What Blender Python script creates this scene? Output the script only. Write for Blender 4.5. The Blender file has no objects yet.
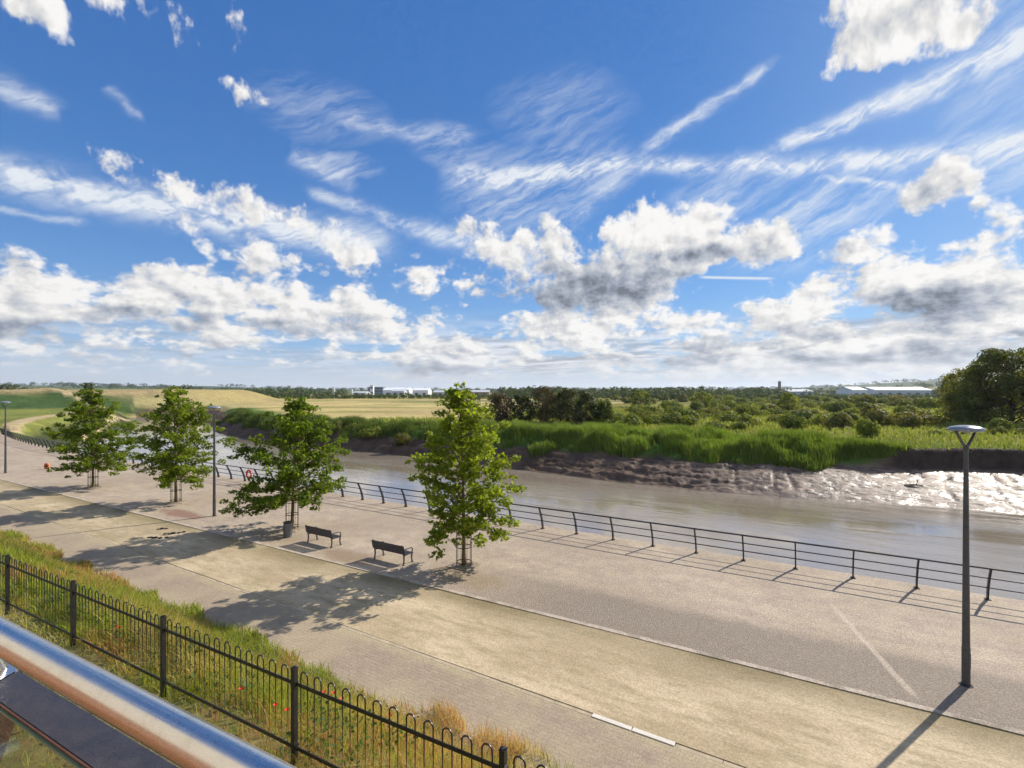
import bpy, bmesh, math, random
import numpy as np
from mathutils import Vector, Matrix

random.seed(7)
RNG = np.random.default_rng(11)
SC = bpy.context.scene
COL = SC.collection
R = math.radians

# ------------------------------------------------------------------ frame
F = 500.0                # focal length in pixels of the 1024 px wide picture
HZ = 392.0               # pixel row of the true horizon
CAM_Z = 7.1
U = np.array([-0.856, 0.517])     # along the promenade, towards the far left
NV = np.array([0.517, 0.856])     # across the promenade, towards the river
PHI = math.atan2(U[1], U[0])

def gp(px, py, z=0.0):
    """ground point whose place in the photograph was measured at (px, py)"""
    d = F * (CAM_Z - z) / (py - HZ)
    return np.array([(px - 512.0) * d / F, d, z])

def st(s, t, z=0.0):
    p = U * s + NV * t
    return (float(p[0]), float(p[1]), z)

def to_st(x, y):
    return x * U[0] + y * U[1], x * NV[0] + y * NV[1]

SUN_AZ, SUN_EL = R(56.6), R(35.0)
SUN_DIR = Vector((math.sin(SUN_AZ) * math.cos(SUN_EL), math.cos(SUN_AZ) * math.cos(SUN_EL), math.sin(SUN_EL)))

# ------------------------------------------------------------------ node helpers
class NT:
    def __init__(self, tree):
        self.t = tree; self.n = tree.nodes; self.l = tree.links
    def put(self, sock, v):
        if hasattr(v, 'is_linked') or isinstance(v, bpy.types.NodeSocket):
            self.l.new(v, sock)
        else:
            sock.default_value = v
    def m(self, op, a, b=None, c=None, clamp=False):
        n = self.n.new('ShaderNodeMath'); n.operation = op; n.use_clamp = clamp
        self.put(n.inputs[0], a)
        if b is not None: self.put(n.inputs[1], b)
        if c is not None: self.put(n.inputs[2], c)
        return n.outputs[0]
    def v(self, op, a, b=None, c=None):
        n = self.n.new('ShaderNodeVectorMath'); n.operation = op
        self.put(n.inputs[0], a)
        if b is not None: self.put(n.inputs[1], b)
        if c is not None: self.put(n.inputs[2], c)
        return n.outputs['Value'] if op in ('DOT_PRODUCT', 'LENGTH', 'DISTANCE') else n.outputs['Vector']
    def scale(self, a, s):
        n = self.n.new('ShaderNodeVectorMath'); n.operation = 'SCALE'
        self.put(n.inputs[0], a); self.put(n.inputs['Scale'], s)
        return n.outputs['Vector']
    def xyz(self, v):
        n = self.n.new('ShaderNodeSeparateXYZ'); self.l.new(v, n.inputs[0]); return n.outputs
    def comb(self, x, y, z=0.0):
        n = self.n.new('ShaderNodeCombineXYZ')
        for i, q in enumerate((x, y, z)): self.put(n.inputs[i], q)
        return n.outputs[0]
    def noise(self, vec, scale=5.0, detail=4.0, rough=0.5, lac=2.0, dist=0.0, dim='3D', out='Fac'):
        n = self.n.new('ShaderNodeTexNoise'); n.noise_dimensions = dim
        if vec is not None: self.l.new(vec, n.inputs['Vector'])
        n.inputs['Scale'].default_value = scale; n.inputs['Detail'].default_value = detail
        n.inputs['Roughness'].default_value = rough; n.inputs['Lacunarity'].default_value = lac
        n.inputs['Distortion'].default_value = dist
        return n.outputs[out]
    def voro(self, vec, scale=5.0, feature='F1', rnd=1.0, out='Distance'):
        n = self.n.new('ShaderNodeTexVoronoi'); n.feature = feature
        if vec is not None: self.l.new(vec, n.inputs['Vector'])
        n.inputs['Scale'].default_value = scale; n.inputs['Randomness'].default_value = rnd
        return n.outputs[out]
    def ss(self, x, a, b, lo=0.0, hi=1.0, smooth=True):
        n = self.n.new('ShaderNodeMapRange')
        n.interpolation_type = 'SMOOTHSTEP' if smooth else 'LINEAR'
        n.clamp = True if hasattr(n, 'clamp') else None
        self.put(n.inputs['Value'], x)
        self.put(n.inputs['From Min'], a); self.put(n.inputs['From Max'], b)
        self.put(n.inputs['To Min'], lo); self.put(n.inputs['To Max'], hi)
        return n.outputs[0]
    def mix(self, f, a, b, mode='MIX'):
        n = self.n.new('ShaderNodeMix'); n.data_type = 'RGBA'; n.blend_type = mode
        self.put(n.inputs[0], f)
        for k, q in ((6, a), (7, b)):
            if isinstance(q, (tuple, list)): q = (q[0], q[1], q[2], 1.0)
            self.put(n.inputs[k], q)
        return n.outputs[2]
    def attr(self, name, out='Color'):
        n = self.n.new('ShaderNodeAttribute'); n.attribute_name = name; return n.outputs[out]
    def coord(self, out='Object'):
        n = self.n.new('ShaderNodeTexCoord'); return n.outputs[out]
    def bump(self, h, strength=0.4, dist=0.02, normal=None):
        n = self.n.new('ShaderNodeBump'); n.inputs['Strength'].default_value = strength
        n.inputs['Distance'].default_value = dist; self.l.new(h, n.inputs['Height'])
        if normal is not None: self.l.new(normal, n.inputs['Normal'])
        return n.outputs[0]

def new_mat(name):
    m = bpy.data.materials.new(name); m.use_nodes = True
    m.node_tree.nodes.clear()
    t = NT(m.node_tree)
    t.out = t.n.new('ShaderNodeOutputMaterial')
    return m, t

def principled(t, base, rough=0.6, metal=0.0, normal=None, spec=0.5):
    b = t.n.new('ShaderNodeBsdfPrincipled')
    if isinstance(base, (tuple, list)): base = (base[0], base[1], base[2], 1.0)
    t.put(b.inputs['Base Color'], base); t.put(b.inputs['Roughness'], rough); t.put(b.inputs['Metallic'], metal)
    t.put(b.inputs['Specular IOR Level'], spec)
    if normal is not None: t.l.new(normal, b.inputs['Normal'])
    t.l.new(b.outputs[0], t.out.inputs[0])
    return b

def weathered(name, base, rough=0.5, metal=0.0, var=0.25, scale=8.0, bump=0.15, spec=0.5):
    """a plain coated / stone / metal surface with mottling, dust and slight unevenness"""
    m, t = new_mat(name)
    co = t.coord('Object')
    n1 = t.noise(co, scale, 5, 0.6); n2 = t.noise(co, scale * 9, 3, 0.6)
    f = t.m('ADD', t.m('MULTIPLY', n1, 0.7), t.m('MULTIPLY', n2, 0.3))
    k = t.ss(f, 0.3, 0.7)
    lo = tuple(c * (1 - var) for c in base); hi = tuple(min(1, c * (1 + var)) for c in base)
    c = t.mix(k, lo, hi)
    r = t.ss(n1, 0.3, 0.7, max(0.02, rough - 0.1), min(1, rough + 0.12))
    principled(t, c, r, metal, t.bump(n2, bump, 0.01), spec)
    return m

# ------------------------------------------------------------------ mesh helpers
def mesh_np(name, V, faces, mat=None, parent=None, cols=None, smooth=False, loc=None):
    """faces: list of int arrays, each (n, k).  cols: dict name -> (nverts, 3)"""
    V = np.asarray(V, np.float32)
    faces = [np.asarray(f, np.int32) for f in faces if len(f)]
    me = bpy.data.meshes.new(name)
    me.vertices.add(len(V)); me.vertices.foreach_set('co', V.ravel())
    nl = sum(f.size for f in faces); nf = sum(len(f) for f in faces)
    me.loops.add(nl); me.loops.foreach_set('vertex_index', np.concatenate([f.ravel() for f in faces]))
    me.polygons.add(nf)
    starts = []; o = 0
    for f in faces:
        starts.append(o + np.arange(len(f)) * f.shape[1]); o += f.size
    me.polygons.foreach_set('loop_start', np.concatenate(starts).astype(np.int32))
    me.polygons.foreach_set('use_smooth', np.full(nf, bool(smooth)))
    me.update(calc_edges=True)
    if cols:
        for k, c in cols.items():
            a = me.color_attributes.new(k, 'FLOAT_COLOR', 'POINT')
            c4 = np.ones((len(V), 4), np.float32); c4[:, :3] = c
            a.data.foreach_set('color', c4.ravel())
    if mat is not None: me.materials.append(mat)
    ob = bpy.data.objects.new(name, me); COL.objects.link(ob)
    if parent is not None: ob.parent = parent
    if loc is not None: ob.location = loc
    return ob

class MB:
    """collects boxes, tubes, lathes and prisms; build() links them as ONE mesh object"""
    def __init__(self): self.V = []; self.F = []; self.n = 0
    def add(self, V, F):
        self.V.append(np.asarray(V, float)); b = self.n
        for f in F: self.F.append([i + b for i in f])
        self.n += len(V)
    def box(self, c, size, rot=0.0, taper=1.0, bev=0.0):
        sx, sy, sz = (q / 2 for q in size)
        if bev > 0:
            bm = bmesh.new(); bmesh.ops.create_cube(bm, size=1.0)
            for v in bm.verts:
                v.co.x *= size[0]; v.co.y *= size[1]; v.co.z *= size[2]
            bmesh.ops.bevel(bm, geom=list(bm.edges), offset=bev, segments=2, affect='EDGES', profile=0.5)
            bm.verts.index_update()
            P = np.array([v.co[:] for v in bm.verts]); Fs = [[v.index for v in f.verts] for f in bm.faces]
            bm.free()
        else:
            P = np.array([[x * sx, y * sy, -sz] for x, y in ((-1, -1), (1, -1), (1, 1), (-1, 1))] +
                         [[x * sx * taper, y * sy * taper, sz] for x, y in ((-1, -1), (1, -1), (1, 1), (-1, 1))])
            Fs = [[3, 2, 1, 0], [4, 5, 6, 7], [0, 1, 5, 4], [1, 2, 6, 5], [2, 3, 7, 6], [3, 0, 4, 7]]
        ca, sa = math.cos(rot), math.sin(rot)
        P = np.stack([P[:, 0] * ca - P[:, 1] * sa, P[:, 0] * sa + P[:, 1] * ca, P[:, 2]], 1) + np.asarray(c, float)
        self.add(P, Fs)
    def tube(self, pts, rad, n=8, caps=True):
        V, Fq = tube_np(pts, rad, n)
        Fs = [list(f) for f in Fq]
        k = len(pts)
        if caps:
            Fs.append(list(range(n))[::-1]); Fs.append([(k - 1) * n + i for i in range(n)])
        self.add(V, Fs)
    def lathe(self, prof, n=24, c=(0, 0, 0)):
        V = []; Fs = []
        for r, z in prof:
            for i in range(n):
                a = 2 * math.pi * i / n
                V.append((c[0] + r * math.cos(a), c[1] + r * math.sin(a), c[2] + z))
        for j in range(len(prof) - 1):
            for i in range(n):
                i2 = (i + 1) % n
                Fs.append([j * n + i, j * n + i2, (j + 1) * n + i2, (j + 1) * n + i])
        if prof[0][0] > 1e-4: Fs.append(list(range(n))[::-1])
        if prof[-1][0] > 1e-4: Fs.append([(len(prof) - 1) * n + i for i in range(n)])
        self.add(V, Fs)
    def sweep(self, pts, w, th, wdir):
        """flat bar of width w (along wdir) and thickness th swept through pts"""
        pts = np.asarray(pts, float); wdir = np.asarray(wdir, float); V = []
        for i, p in enumerate(pts):
            tg = pts[min(i + 1, len(pts) - 1)] - pts[max(i - 1, 0)]; tg /= np.linalg.norm(tg)
            wd = wdir - tg * np.dot(wdir, tg); wd /= np.linalg.norm(wd)
            td = np.cross(tg, wd)
            ww = w[i] if hasattr(w, '__len__') else w
            for a, b in ((-1, -1), (1, -1), (1, 1), (-1, 1)):
                V.append(p + wd * a * ww / 2 + td * b * th / 2)
        Fs = []
        for i in range(len(pts) - 1):
            for k in range(4):
                k2 = (k + 1) % 4
                Fs.append([i * 4 + k, i * 4 + k2, i * 4 + 4 + k2, i * 4 + 4 + k])
        Fs.append([3, 2, 1, 0]); e = (len(pts) - 1) * 4; Fs.append([e, e + 1, e + 2, e + 3])
        self.add(V, Fs)
    def build(self, name, mat, parent=None, smooth=False, loc=None):
        me = bpy.data.meshes.new(name)
        me.from_pydata([tuple(v) for v in np.concatenate(self.V)], [], self.F)
        bm = bmesh.new(); bm.from_mesh(me)
        bmesh.ops.recalc_face_normals(bm, faces=bm.faces)
        bm.to_mesh(me); bm.free()
        if smooth:
            me.polygons.foreach_set('use_smooth', np.ones(len(me.polygons), bool))
            try: me.set_sharp_from_angle(angle=R(40))
            except Exception: pass
        if mat is not None: me.materials.append(mat)
        ob = bpy.data.objects.new(name, me); COL.objects.link(ob)
        if parent is not None: ob.parent = parent
        if loc is not None: ob.location = loc
        return ob

def tube_np(pts, rad, n=8):
    pts = np.asarray(pts, float); k = len(pts)
    rad = np.full(k, rad) if np.isscalar(rad) else np.asarray(rad, float)
    V = np.zeros((k, n, 3))
    ref = np.array([0.0, 0.0, 1.0])
    t0 = pts[-1] - pts[0]; t0 /= max(1e-9, np.linalg.norm(t0))
    if abs(t0[2]) > 0.8: ref = np.array([1.0, 0.0, 0.0])
    ang = np.arange(n) * 2 * math.pi / n
    for i in range(k):
        tg = pts[min(i + 1, k - 1)] - pts[max(i - 1, 0)]; tg = tg / max(1e-9, np.linalg.norm(tg))
        a = np.cross(tg, ref); a /= max(1e-9, np.linalg.norm(a)); b = np.cross(tg, a)
        V[i] = pts[i] + rad[i] * (np.cos(ang)[:, None] * a + np.sin(ang)[:, None] * b)
    idx = np.arange(k * n).reshape(k, n)
    q = np.stack([idx[:-1], np.roll(idx[:-1], -1, 1), np.roll(idx[1:], -1, 1), idx[1:]], -1).reshape(-1, 4)
    return V.reshape(-1, 3), q

def empty(name, loc, rz=0.0):
    o = bpy.data.objects.new(name, None); COL.objects.link(o)
    o.empty_display_size = 0.2
    o.location = loc; o.rotation_euler = (0, 0, rz); return o

def tag(o, label=None, cat=None, group=None, kind=None):
    if label: o['label'] = label
    if cat: o['category'] = cat
    if group: o['group'] = group
    if kind: o['kind'] = kind
    return o

def copy_tree(o, parent=None):
    kids = KIDS.get(o.name) or [c for c in bpy.data.objects if c.parent == o]
    KIDS[o.name] = kids
    c = o.copy(); COL.objects.link(c); c.parent = parent
    for ch in kids: copy_tree(ch, c)
    return c
KIDS = {}

# value noise for heights and colours
def _hash(ix, iy, seed):
    h = (ix.astype(np.int64) * 374761393 + iy.astype(np.int64) * 668265263 + seed * 982451653) & 0x7fffffff
    h = ((h ^ (h >> 13)) * 1274126177) & 0x7fffffff
    return ((h ^ (h >> 16)) & 0xffff) / 65535.0
def vnoise(x, y, seed=0):
    ix = np.floor(x); iy = np.floor(y); fx = x - ix; fy = y - iy
    fx = fx * fx * (3 - 2 * fx); fy = fy * fy * (3 - 2 * fy)
    a = _hash(ix, iy, seed); b = _hash(ix + 1, iy, seed); c = _hash(ix, iy + 1, seed); d = _hash(ix + 1, iy + 1, seed)
    return (a * (1 - fx) + b * fx) * (1 - fy) + (c * (1 - fx) + d * fx) * fy
def fbm(x, y, o=4, seed=0, g=0.5):
    r = 0; a = 1; tot = 0
    for i in range(o):
        r = r + a * vnoise(x * 2 ** i + 17.3 * i, y * 2 ** i - 9.1 * i, seed + i); tot += a; a *= g
    return r / tot
def sstep(x, a, b):
    q = np.clip((x - a) / (b - a), 0, 1); return q * q * (3 - 2 * q)
# ------------------------------------------------------------------ sky
def build_world():
    w = bpy.data.worlds.new("World"); SC.world = w; w.use_nodes = True
    w.node_tree.nodes.clear(); t = NT(w.node_tree)
    out = t.n.new('ShaderNodeOutputWorld'); bg = t.n.new('ShaderNodeBackground')
    STR = 0.1
    bg.inputs['Strength'].default_value = STR
    t.l.new(bg.outputs[0], out.inputs[0])
    sky = t.n.new('ShaderNodeTexSky'); sky.sky_type = 'NISHITA'; sky.sun_disc = False
    sky.sun_elevation = SUN_EL; sky.sun_rotation = SUN_AZ
    sky.altitude = 0; sky.air_density = 1.0; sky.dust_density = 0.25; sky.ozone_density = 4.0
    d = t.coord('Generated'); x, y, z = t.xyz(d)
    hor = t.m('SQRT', t.m('ADD', t.m('MULTIPLY', x, x), t.m('MULTIPLY', y, y)))
    v = t.m('MAXIMUM', t.m('DIVIDE', z, t.m('MAXIMUM', hor, 0.02)), -0.05)
    az = t.m('ARCTAN2', x, y)
    P = t.comb(az, v, 0.0)
    def pv(px, py):
        q = px - 512.0
        return math.atan(q / F), (HZ - py) / math.sqrt(F * F + q * q)
    # slow warp so that no placed mass keeps a smooth outline
    w1 = t.v('SUBTRACT', t.noise(P, 7.0, 3, 0.55, out='Color', dim='2D'), (0.5, 0.5, 0.5))
    PW = t.v('MULTIPLY_ADD', w1, (0.10, 0.07, 0.0), P)
    # cloud noise domain: clouds get smaller and flatter towards the horizon
    lv = t.m('LOGARITHM', t.m('ADD', v, 0.12), math.e)
    Q = t.comb(az, t.m('MULTIPLY', lv, 0.42), 0.3)
    def blob(acc, P_, px, py, rx, ry, wt=1.0, rot=0.0):
        a, b = pv(px, py); ca = math.cos(a)
        ix = F / (rx * ca * ca); iy = F / (ry * ca)
        if rot:
            # rot in degrees, counter-clockwise in the view
            c_, s_ = math.cos(R(rot)), math.sin(R(rot))
            q = t.v('SUBTRACT', P_, (a, b, 0))
            qx = t.v('DOT_PRODUCT', q, (c_ * ix, s_ * ix * ca, 0)); qy = t.v('DOT_PRODUCT', q, (-s_ * iy / ca, c_ * iy, 0))
            r2 = t.m('ADD', t.m('MULTIPLY', qx, qx), t.m('MULTIPLY', qy, qy))
        else:
            q = t.v('MULTIPLY_ADD', P_, (ix, iy, 0), (-a * ix, -b * iy, 0))
            r2 = t.v('DOT_PRODUCT', q, q)
        f = t.m('MULTIPLY_ADD', r2, -wt, wt)
        return f if acc is None else t.m('MAXIMUM', acc, f)
    # ---- cumulus masses
    cum = [(665, 228, 70, 42, .95), (705, 254, 44, 30, .8), (545, 258, 66, 40, .9), (610, 285, 120, 52, 1.15), (585, 322, 96, 28, .85), (500, 250, 44, 22, .5),
           (770, 241, 62, 34, .68), (872, 244, 46, 24, .6), (893, 229, 28, 14, .5), (940, 187, 60, 36, .66), (990, 214, 54, 20, .62), (965, 247, 74, 20, .60),
           (925, 295, 105, 50, .95), (832, 294, 70, 40, .85), (1000, 308, 90, 56, .95), (805, 324, 110, 40, .8), (900, 340, 170, 40, .9), (715, 334, 100, 36, .62), (820, 364, 340, 30, .75),
           (905, 4, 100, 52, .9), (935, 30, 76, 34, .7), (860, 32, 52, 36, .62),
           (10, 302, 90, 56, .95), (110, 294, 110, 38, .75), (205, 302, 135, 40, .9), (310, 310, 125, 38, .78), (400, 328, 80, 24, .55),
           (185, 341, 110, 20, .6), (450, 358, 170, 24, .68), (190, 358, 170, 15, .42), (70, 364, 140, 9, .3), (640, 330, 220, 40, .38), (460, 285, 90, 40, .22), (770, 300, 90, 40, .2),
           (255, 212, 150, 24, .55, -11), (155, 184, 46, 13, .48), (208, 183, 32, 12, .45), (278, 262, 80, 28, .62, -14), (200, 238, 42, 22, .42, -40), (352, 262, 34, 36, .5, -35), (375, 298, 32, 28, .45),
           (237, 97, 28, 26, .50), (234, 22, 18, 34, .48, 20), (125, 6, 90, 28, .42), (36, 6, 48, 32, .48), (500, 238, 95, 20, .45, -10), (440, 275, 62, 20, .42), (425, 335, 36, 14, .42), (340, 280, 110, 30, .3)]
    acc = None
    for b in cum: acc = blob(acc, PW, b[0], b[1], b[2], b[3], b[4] if len(b) > 4 else 1.0, b[5] if len(b) > 5 else 0.0)
    acc = t.m('MAXIMUM', acc, t.ss(t.m('ABSOLUTE', az), 0.90, 1.25, -0.8, 0.32))  # extra cloud added out of view to whiten the ambient light
    acc = t.m('MAXIMUM', acc, t.ss(v, 0.95, 1.5, -0.8, 0.15))  # more cloud added overhead, above the view, for the same whiter ambient
    n1 = t.noise(Q, 9.0, 10, 0.64, dim='2D')
    # towards the sun (up and to the right in the view)
    Q2 = t.v('ADD', Q, (0.012, 0.014, 0.02))
    n2 = t.noise(Q2, 9.0, 6, 0.58, dim='2D')
    vor = t.n.new('ShaderNodeTexVoronoi'); vor.feature = 'F1'; vor.voronoi_dimensions = '2D'
    t.l.new(t.v('MULTIPLY_ADD', t.v('SUBTRACT', t.noise(Q, 30.0, 3, 0.6, out='Color', dim='2D'), (.5, .5, .5)), (.03, .03, .0), Q), vor.inputs['Vector'])
    vor.inputs['Scale'].default_value = 24.0; pass
    try: vor.inputs['Detail'].default_value = 2.0
    except Exception: pass
    bil = t.m('SUBTRACT', 0.42, vor.outputs['Distance'])
    dens = t.m('ADD', t.m('MULTIPLY_ADD', t.m('SUBTRACT', n1, 0.5), 3.7, t.m('MULTIPLY', acc, 1.55)), t.m('MULTIPLY', bil, 0.75))
    dens = t.m('SUBTRACT', dens, 0.16)
    alpha = t.ss(dens, -0.12, 0.62)
    # grey under-sides / thick cores seen against the sun
    core = [(585, 288, 125, 34, 1.0), (560, 272, 70, 24, .8), (640, 300, 60, 16, .7), (700, 255, 40, 12, .55), (770, 240, 26, 11, .35), (930, 312, 90, 22, 1), (870, 322, 60, 14, .9), (820, 328, 50, 10, .8),
            (960, 346, 90, 12, 1), (820, 355, 70, 8, .7), (910, 305, 40, 12, .6), (650, 358, 90, 7, .6), (170, 318, 90, 11, .8), (30, 330, 80, 12, .8), (300, 326, 70, 8, .6), (180, 350, 60, 6, .8), (430, 368, 120, 6, .8),
            (720, 345, 50, 8, .6), (900, 18, 40, 14, .15), (860, 243, 14, 6, .1), (940, 190, 18, 8, .05), (270, 268, 40, 8, .4), (90, 357, 50, 4, .7)]
    ca = None
    for b in core: ca = blob(ca, PW, *b)
    ca = t.m('MAXIMUM', ca, -0.6)
    g = t.ss(t.m('ADD', t.m('MULTIPLY_ADD', t.m('SUBTRACT', n2, 0.5), 0.9, ca), t.m('MULTIPLY', dens, 0.16)), -0.40, 1.55)
    relief = t.m('MULTIPLY', t.m('SUBTRACT', n1, n2), 1.7)
    lum = t.m('ADD', t.m('MULTIPLY_ADD', g, -0.58, 0.85), relief)
    lum = t.m('MINIMUM', t.m('MAXIMUM', lum, 0.20), 0.93)
    warm = t.ss(lum, 0.28, 0.85)
    ccol = t.mix(warm, (0.84, 0.95, 1.16), (1.0, 0.985, 0.965))
    ccol = t.v('MULTIPLY', ccol, t.comb(lum, lum, lum))
    # ---- a low field of small flat clouds above the horizon
    zz = t.m('ADD', t.m('MAXIMUM', z, 0.0), 0.035)
    PL = t.comb(t.m('DIVIDE', x, zz), t.m('DIVIDE', y, zz), 0.0)
    nf = t.noise(PL, 0.55, 6, 0.62, dim='2D')
    lowwin = t.m('MULTIPLY', t.ss(v, 0.012, 0.05), t.ss(v, 0.17, 0.08))
    side = t.ss(az, -0.55, 0.1, 0.35, 1.0)
    alow = t.m('MULTIPLY', t.m('MULTIPLY', t.ss(nf, 0.36, 0.55), lowwin), side)
    nf2 = t.noise(t.v('ADD', PL, (0.25, 0.3, 0.0)), 0.55, 4, 0.6, dim='2D')
    ll = t.ss(t.m('SUBTRACT', nf, nf2), -0.12, 0.16, 0.38, 0.86)
    lcol = t.v('MULTIPLY', t.comb(0.97, 0.99, 1.05), t.comb(ll, ll, ll))
    # ---- high ice cloud and aircraft trails
    n_fine = t.noise(t.v('MULTIPLY', PW, (1.0, 1.6, 1.0)), 16.0, 6, 0.65, dim='2D')
    def streak(acc, x0, y0, x1, y1, wid, op, w1_=None):
        a0 = pv(x0, y0); a1 = pv(x1, y1)
        dx, dy = a1[0] - a0[0], a1[1] - a0[1]; L = math.hypot(dx, dy)
        am = math.cos((a0[0] + a1[0]) / 2)
        u_ = (dx / L, dy / L)
        q = t.v('SUBTRACT', PS, (a0[0], a0[1], 0))
        al = t.v('DOT_PRODUCT', q, (u_[0] / L, u_[1] / L, 0)); ac = t.v('DOT_PRODUCT', q, (-u_[1], u_[0], 0))
        ww = wid * am / F
        if w1_ is not None:
            ww = t.m('MULTIPLY_ADD', t.m('MINIMUM', t.m('MAXIMUM', al, 0.0), 1.0), (w1_ - wid) * am / F, ww)
        r = t.m('DIVIDE', ac, ww)
        e = t.m('EXPONENT', t.m('MULTIPLY', t.m('MULTIPLY', r, r), -1.0))
        win = t.m('MULTIPLY', t.ss(al, -0.03, 0.12), t.ss(al, 1.03, 0.85))
        f = t.m('MULTIPLY', t.m('MULTIPLY', e, win), op)
        return f if acc is None else t.m('MAXIMUM', acc, f)
    PS = t.v('MULTIPLY_ADD', w1, (0.035, 0.025, 0.0), P)
    PS = t.v('MULTIPLY_ADD', t.v('SUBTRACT', t.noise(P, 28.0, 3, 0.6, out='Color', dim='2D'), (.5, .5, .5)), (0.016, 0.016, 0.0), PS)
    s = None
    for a in [(-60, 158, 400, 244, 12, 1.1, 17), (440, 178, 650, 158, 11, .8, 9), (590, 160, 800, 164, 8, .85, 8), (750, 168, 1080, 134, 8, .95, 13), (765, 152, 1080, 12, 7, 0.95, 15), (780, 150, 965, 82, 4, .65, 5),
              (640, 152, 780, 58, 8, .65, 4), (560, 232, 660, 140, 7, .35, 8), (340, 122, 480, 138, 7, .45, 10), (-40, 68, 66, 118, 13, .6, 9), (-30, 206, 95, 220, 3, .45, 4),
              (100, 82, 150, 118, 5, .35, 4), (815, 178, 908, 184, 3, .65, 4), (400, 222, 540, 262, 7, .75, 12), (310, 190, 420, 232, 6, .6, 8), (290, 150, 360, 190, 9, .35, 9)]:
        s = streak(s, *a)
    wisp = None
    for b in [(540, 185, 110, 50, .55, 12), (560, 110, 80, 50, .26), (810, 222, 110, 46, .62, 18), (720, 200, 90, 40, .4, 18), (320, 110, 80, 40, .28), (1000, 60, 90, 90, .35), (340, 165, 50, 16, .45), (1010, 170, 90, 40, .4), (460, 150, 60, 30, .3, -10)]:
        wisp = blob(wisp, PS, *b)
    wisp = t.m('MAXIMUM', wisp, 0.0)
    # fibres run up to the right
    rotc, rots = math.cos(R(26)), math.sin(R(26))
    px_ = t.v('DOT_PRODUCT', PS, (rotc, rots, 0)); py_ = t.v('DOT_PRODUCT', PS, (-rots, rotc, 0))
    fib2 = t.noise(t.comb(t.m('MULTIPLY', px_, 12.0), t.m('MULTIPLY', py_, 80.0), 0.0), 1.0, 5, 0.66, dim='2D')
    fib = t.noise(t.comb(t.m('MULTIPLY', px_, 5.0), t.m('MULTIPLY', py_, 26.0), 0.0), 1.0, 5, 0.62, dim='2D')
    aw = t.m('MULTIPLY', t.m('MULTIPLY', wisp, 1.25), t.ss(t.m('ADD', t.m('MULTIPLY', fib, .6), t.m('MULTIPLY', fib2, .4)), 0.36, 0.70))
    asr = t.m('MULTIPLY', t.m('MULTIPLY', s, t.ss(t.m('ADD', t.m('MULTIPLY', fib2, .55), t.m('MULTIPLY', n_fine, .45)), .36, .62, .40, 1.12)), t.ss(t.m('ADD', n_fine, t.m('MULTIPLY', fib, 0.35)), 0.26, 0.74))
    acir = t.m('MINIMUM', t.m('ADD', aw, asr), 0.95)
    trail = None
    PSkeep = PS; PS = P
    for a in [(698, 277, 776, 278.5, 1.3, .85), (205, 334, 305, 341, 1.2, .6)]: trail = streak(trail, *a)
    acir = t.m('MAXIMUM', acir, trail)
    # ---- clear sky, a little deeper than the model gives, paler towards the horizon and the sun
    base = t.v('MULTIPLY', sky.outputs[0], SKYMUL)
    fixed = t.mix(t.m('EXPONENT', t.m('MULTIPLY', v, -4.2)), (0.40, 1.50, 4.9), (2.0, 4.4, 8.2))
    base = t.mix(0.62, base, fixed)
    base = t.mix(t.m('MULTIPLY', t.ss(az, 0.25, 1.0), 0.22), base, (5.5, 6.6, 8.2))
    bw = t.m('EXPONENT', t.m('MULTIPLY', v, -13.0))
    base = t.mix(t.m('MULTIPLY', bw, 0.85), base, (6.2, 6.9, 7.9))
    def tens(c): return t.v('MULTIPLY', c, (10.0, 10.0, 10.0))
    c = t.mix(acir, base, (8.0, 8.4, 8.9))
    c = t.mix(t.m('MULTIPLY', alow, 0.9), c, tens(lcol))
    c = t.mix(alpha, c, tens(ccol))
    hz = t.ss(v, 0.085, 0.0)
    c = t.mix(t.m('MULTIPLY', hz, 0.75), c, (6.6, 7.0, 7.6))
    c = t.v('MULTIPLY', c, (SKYGAIN, SKYGAIN, SKYGAIN))
    t.l.new(c, bg.inputs[0])
    w.cycles.sampling_method = 'MANUAL'; w.cycles.sample_map_resolution = 256
    return w
SKYMUL = (0.68, 1.12, 1.38); SKYGAIN = 0.70
build_world()

sun = bpy.data.lights.new('sun', 'SUN'); sun.energy = 4.6; sun.angle = R(0.53); sun.color = (1.0, 0.93, 0.82)
so = bpy.data.objects.new('sun', sun); COL.objects.link(so)
so.rotation_euler = (-SUN_DIR).to_track_quat('-Z', 'Y').to_euler()

cam = bpy.data.cameras.new('camera'); co_ = bpy.data.objects.new('camera', cam); COL.objects.link(co_)
co_.location = (0, 0, CAM_Z); co_.rotation_euler = (R(90), 0, 0)
cam.sensor_width = 36.0; cam.lens = 36.0 * F / 1024.0
cam.shift_y = (HZ - 384.0) / 1024.0
cam.clip_start = 0.05; cam.clip_end = 30000.0
SC.camera = co_
SC.view_settings.view_transform = 'Standard'; SC.view_settings.look = 'None'
SC.view_settings.exposure = 0.55; SC.view_settings.gamma = 1.0
SC.view_settings.use_curve_mapping = False
SC.render.resolution_x, SC.render.resolution_y = 1024, 768
SC.cycles.use_denoising = True
SC.cycles.use_adaptive_sampling = True; SC.cycles.adaptive_threshold = 0.02; SC.cycles.adaptive_min_samples = 12
SC.cycles.max_bounces = 6; SC.cycles.diffuse_bounces = 3; SC.cycles.glossy_bounces = 3
SC.cycles.transmission_bounces = 4; SC.cycles.transparent_max_bounces = 8
SC.cycles.caustics_reflective = False; SC.cycles.caustics_refractive = False
SC.cycles.sample_clamp_indirect = 6.0
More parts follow.
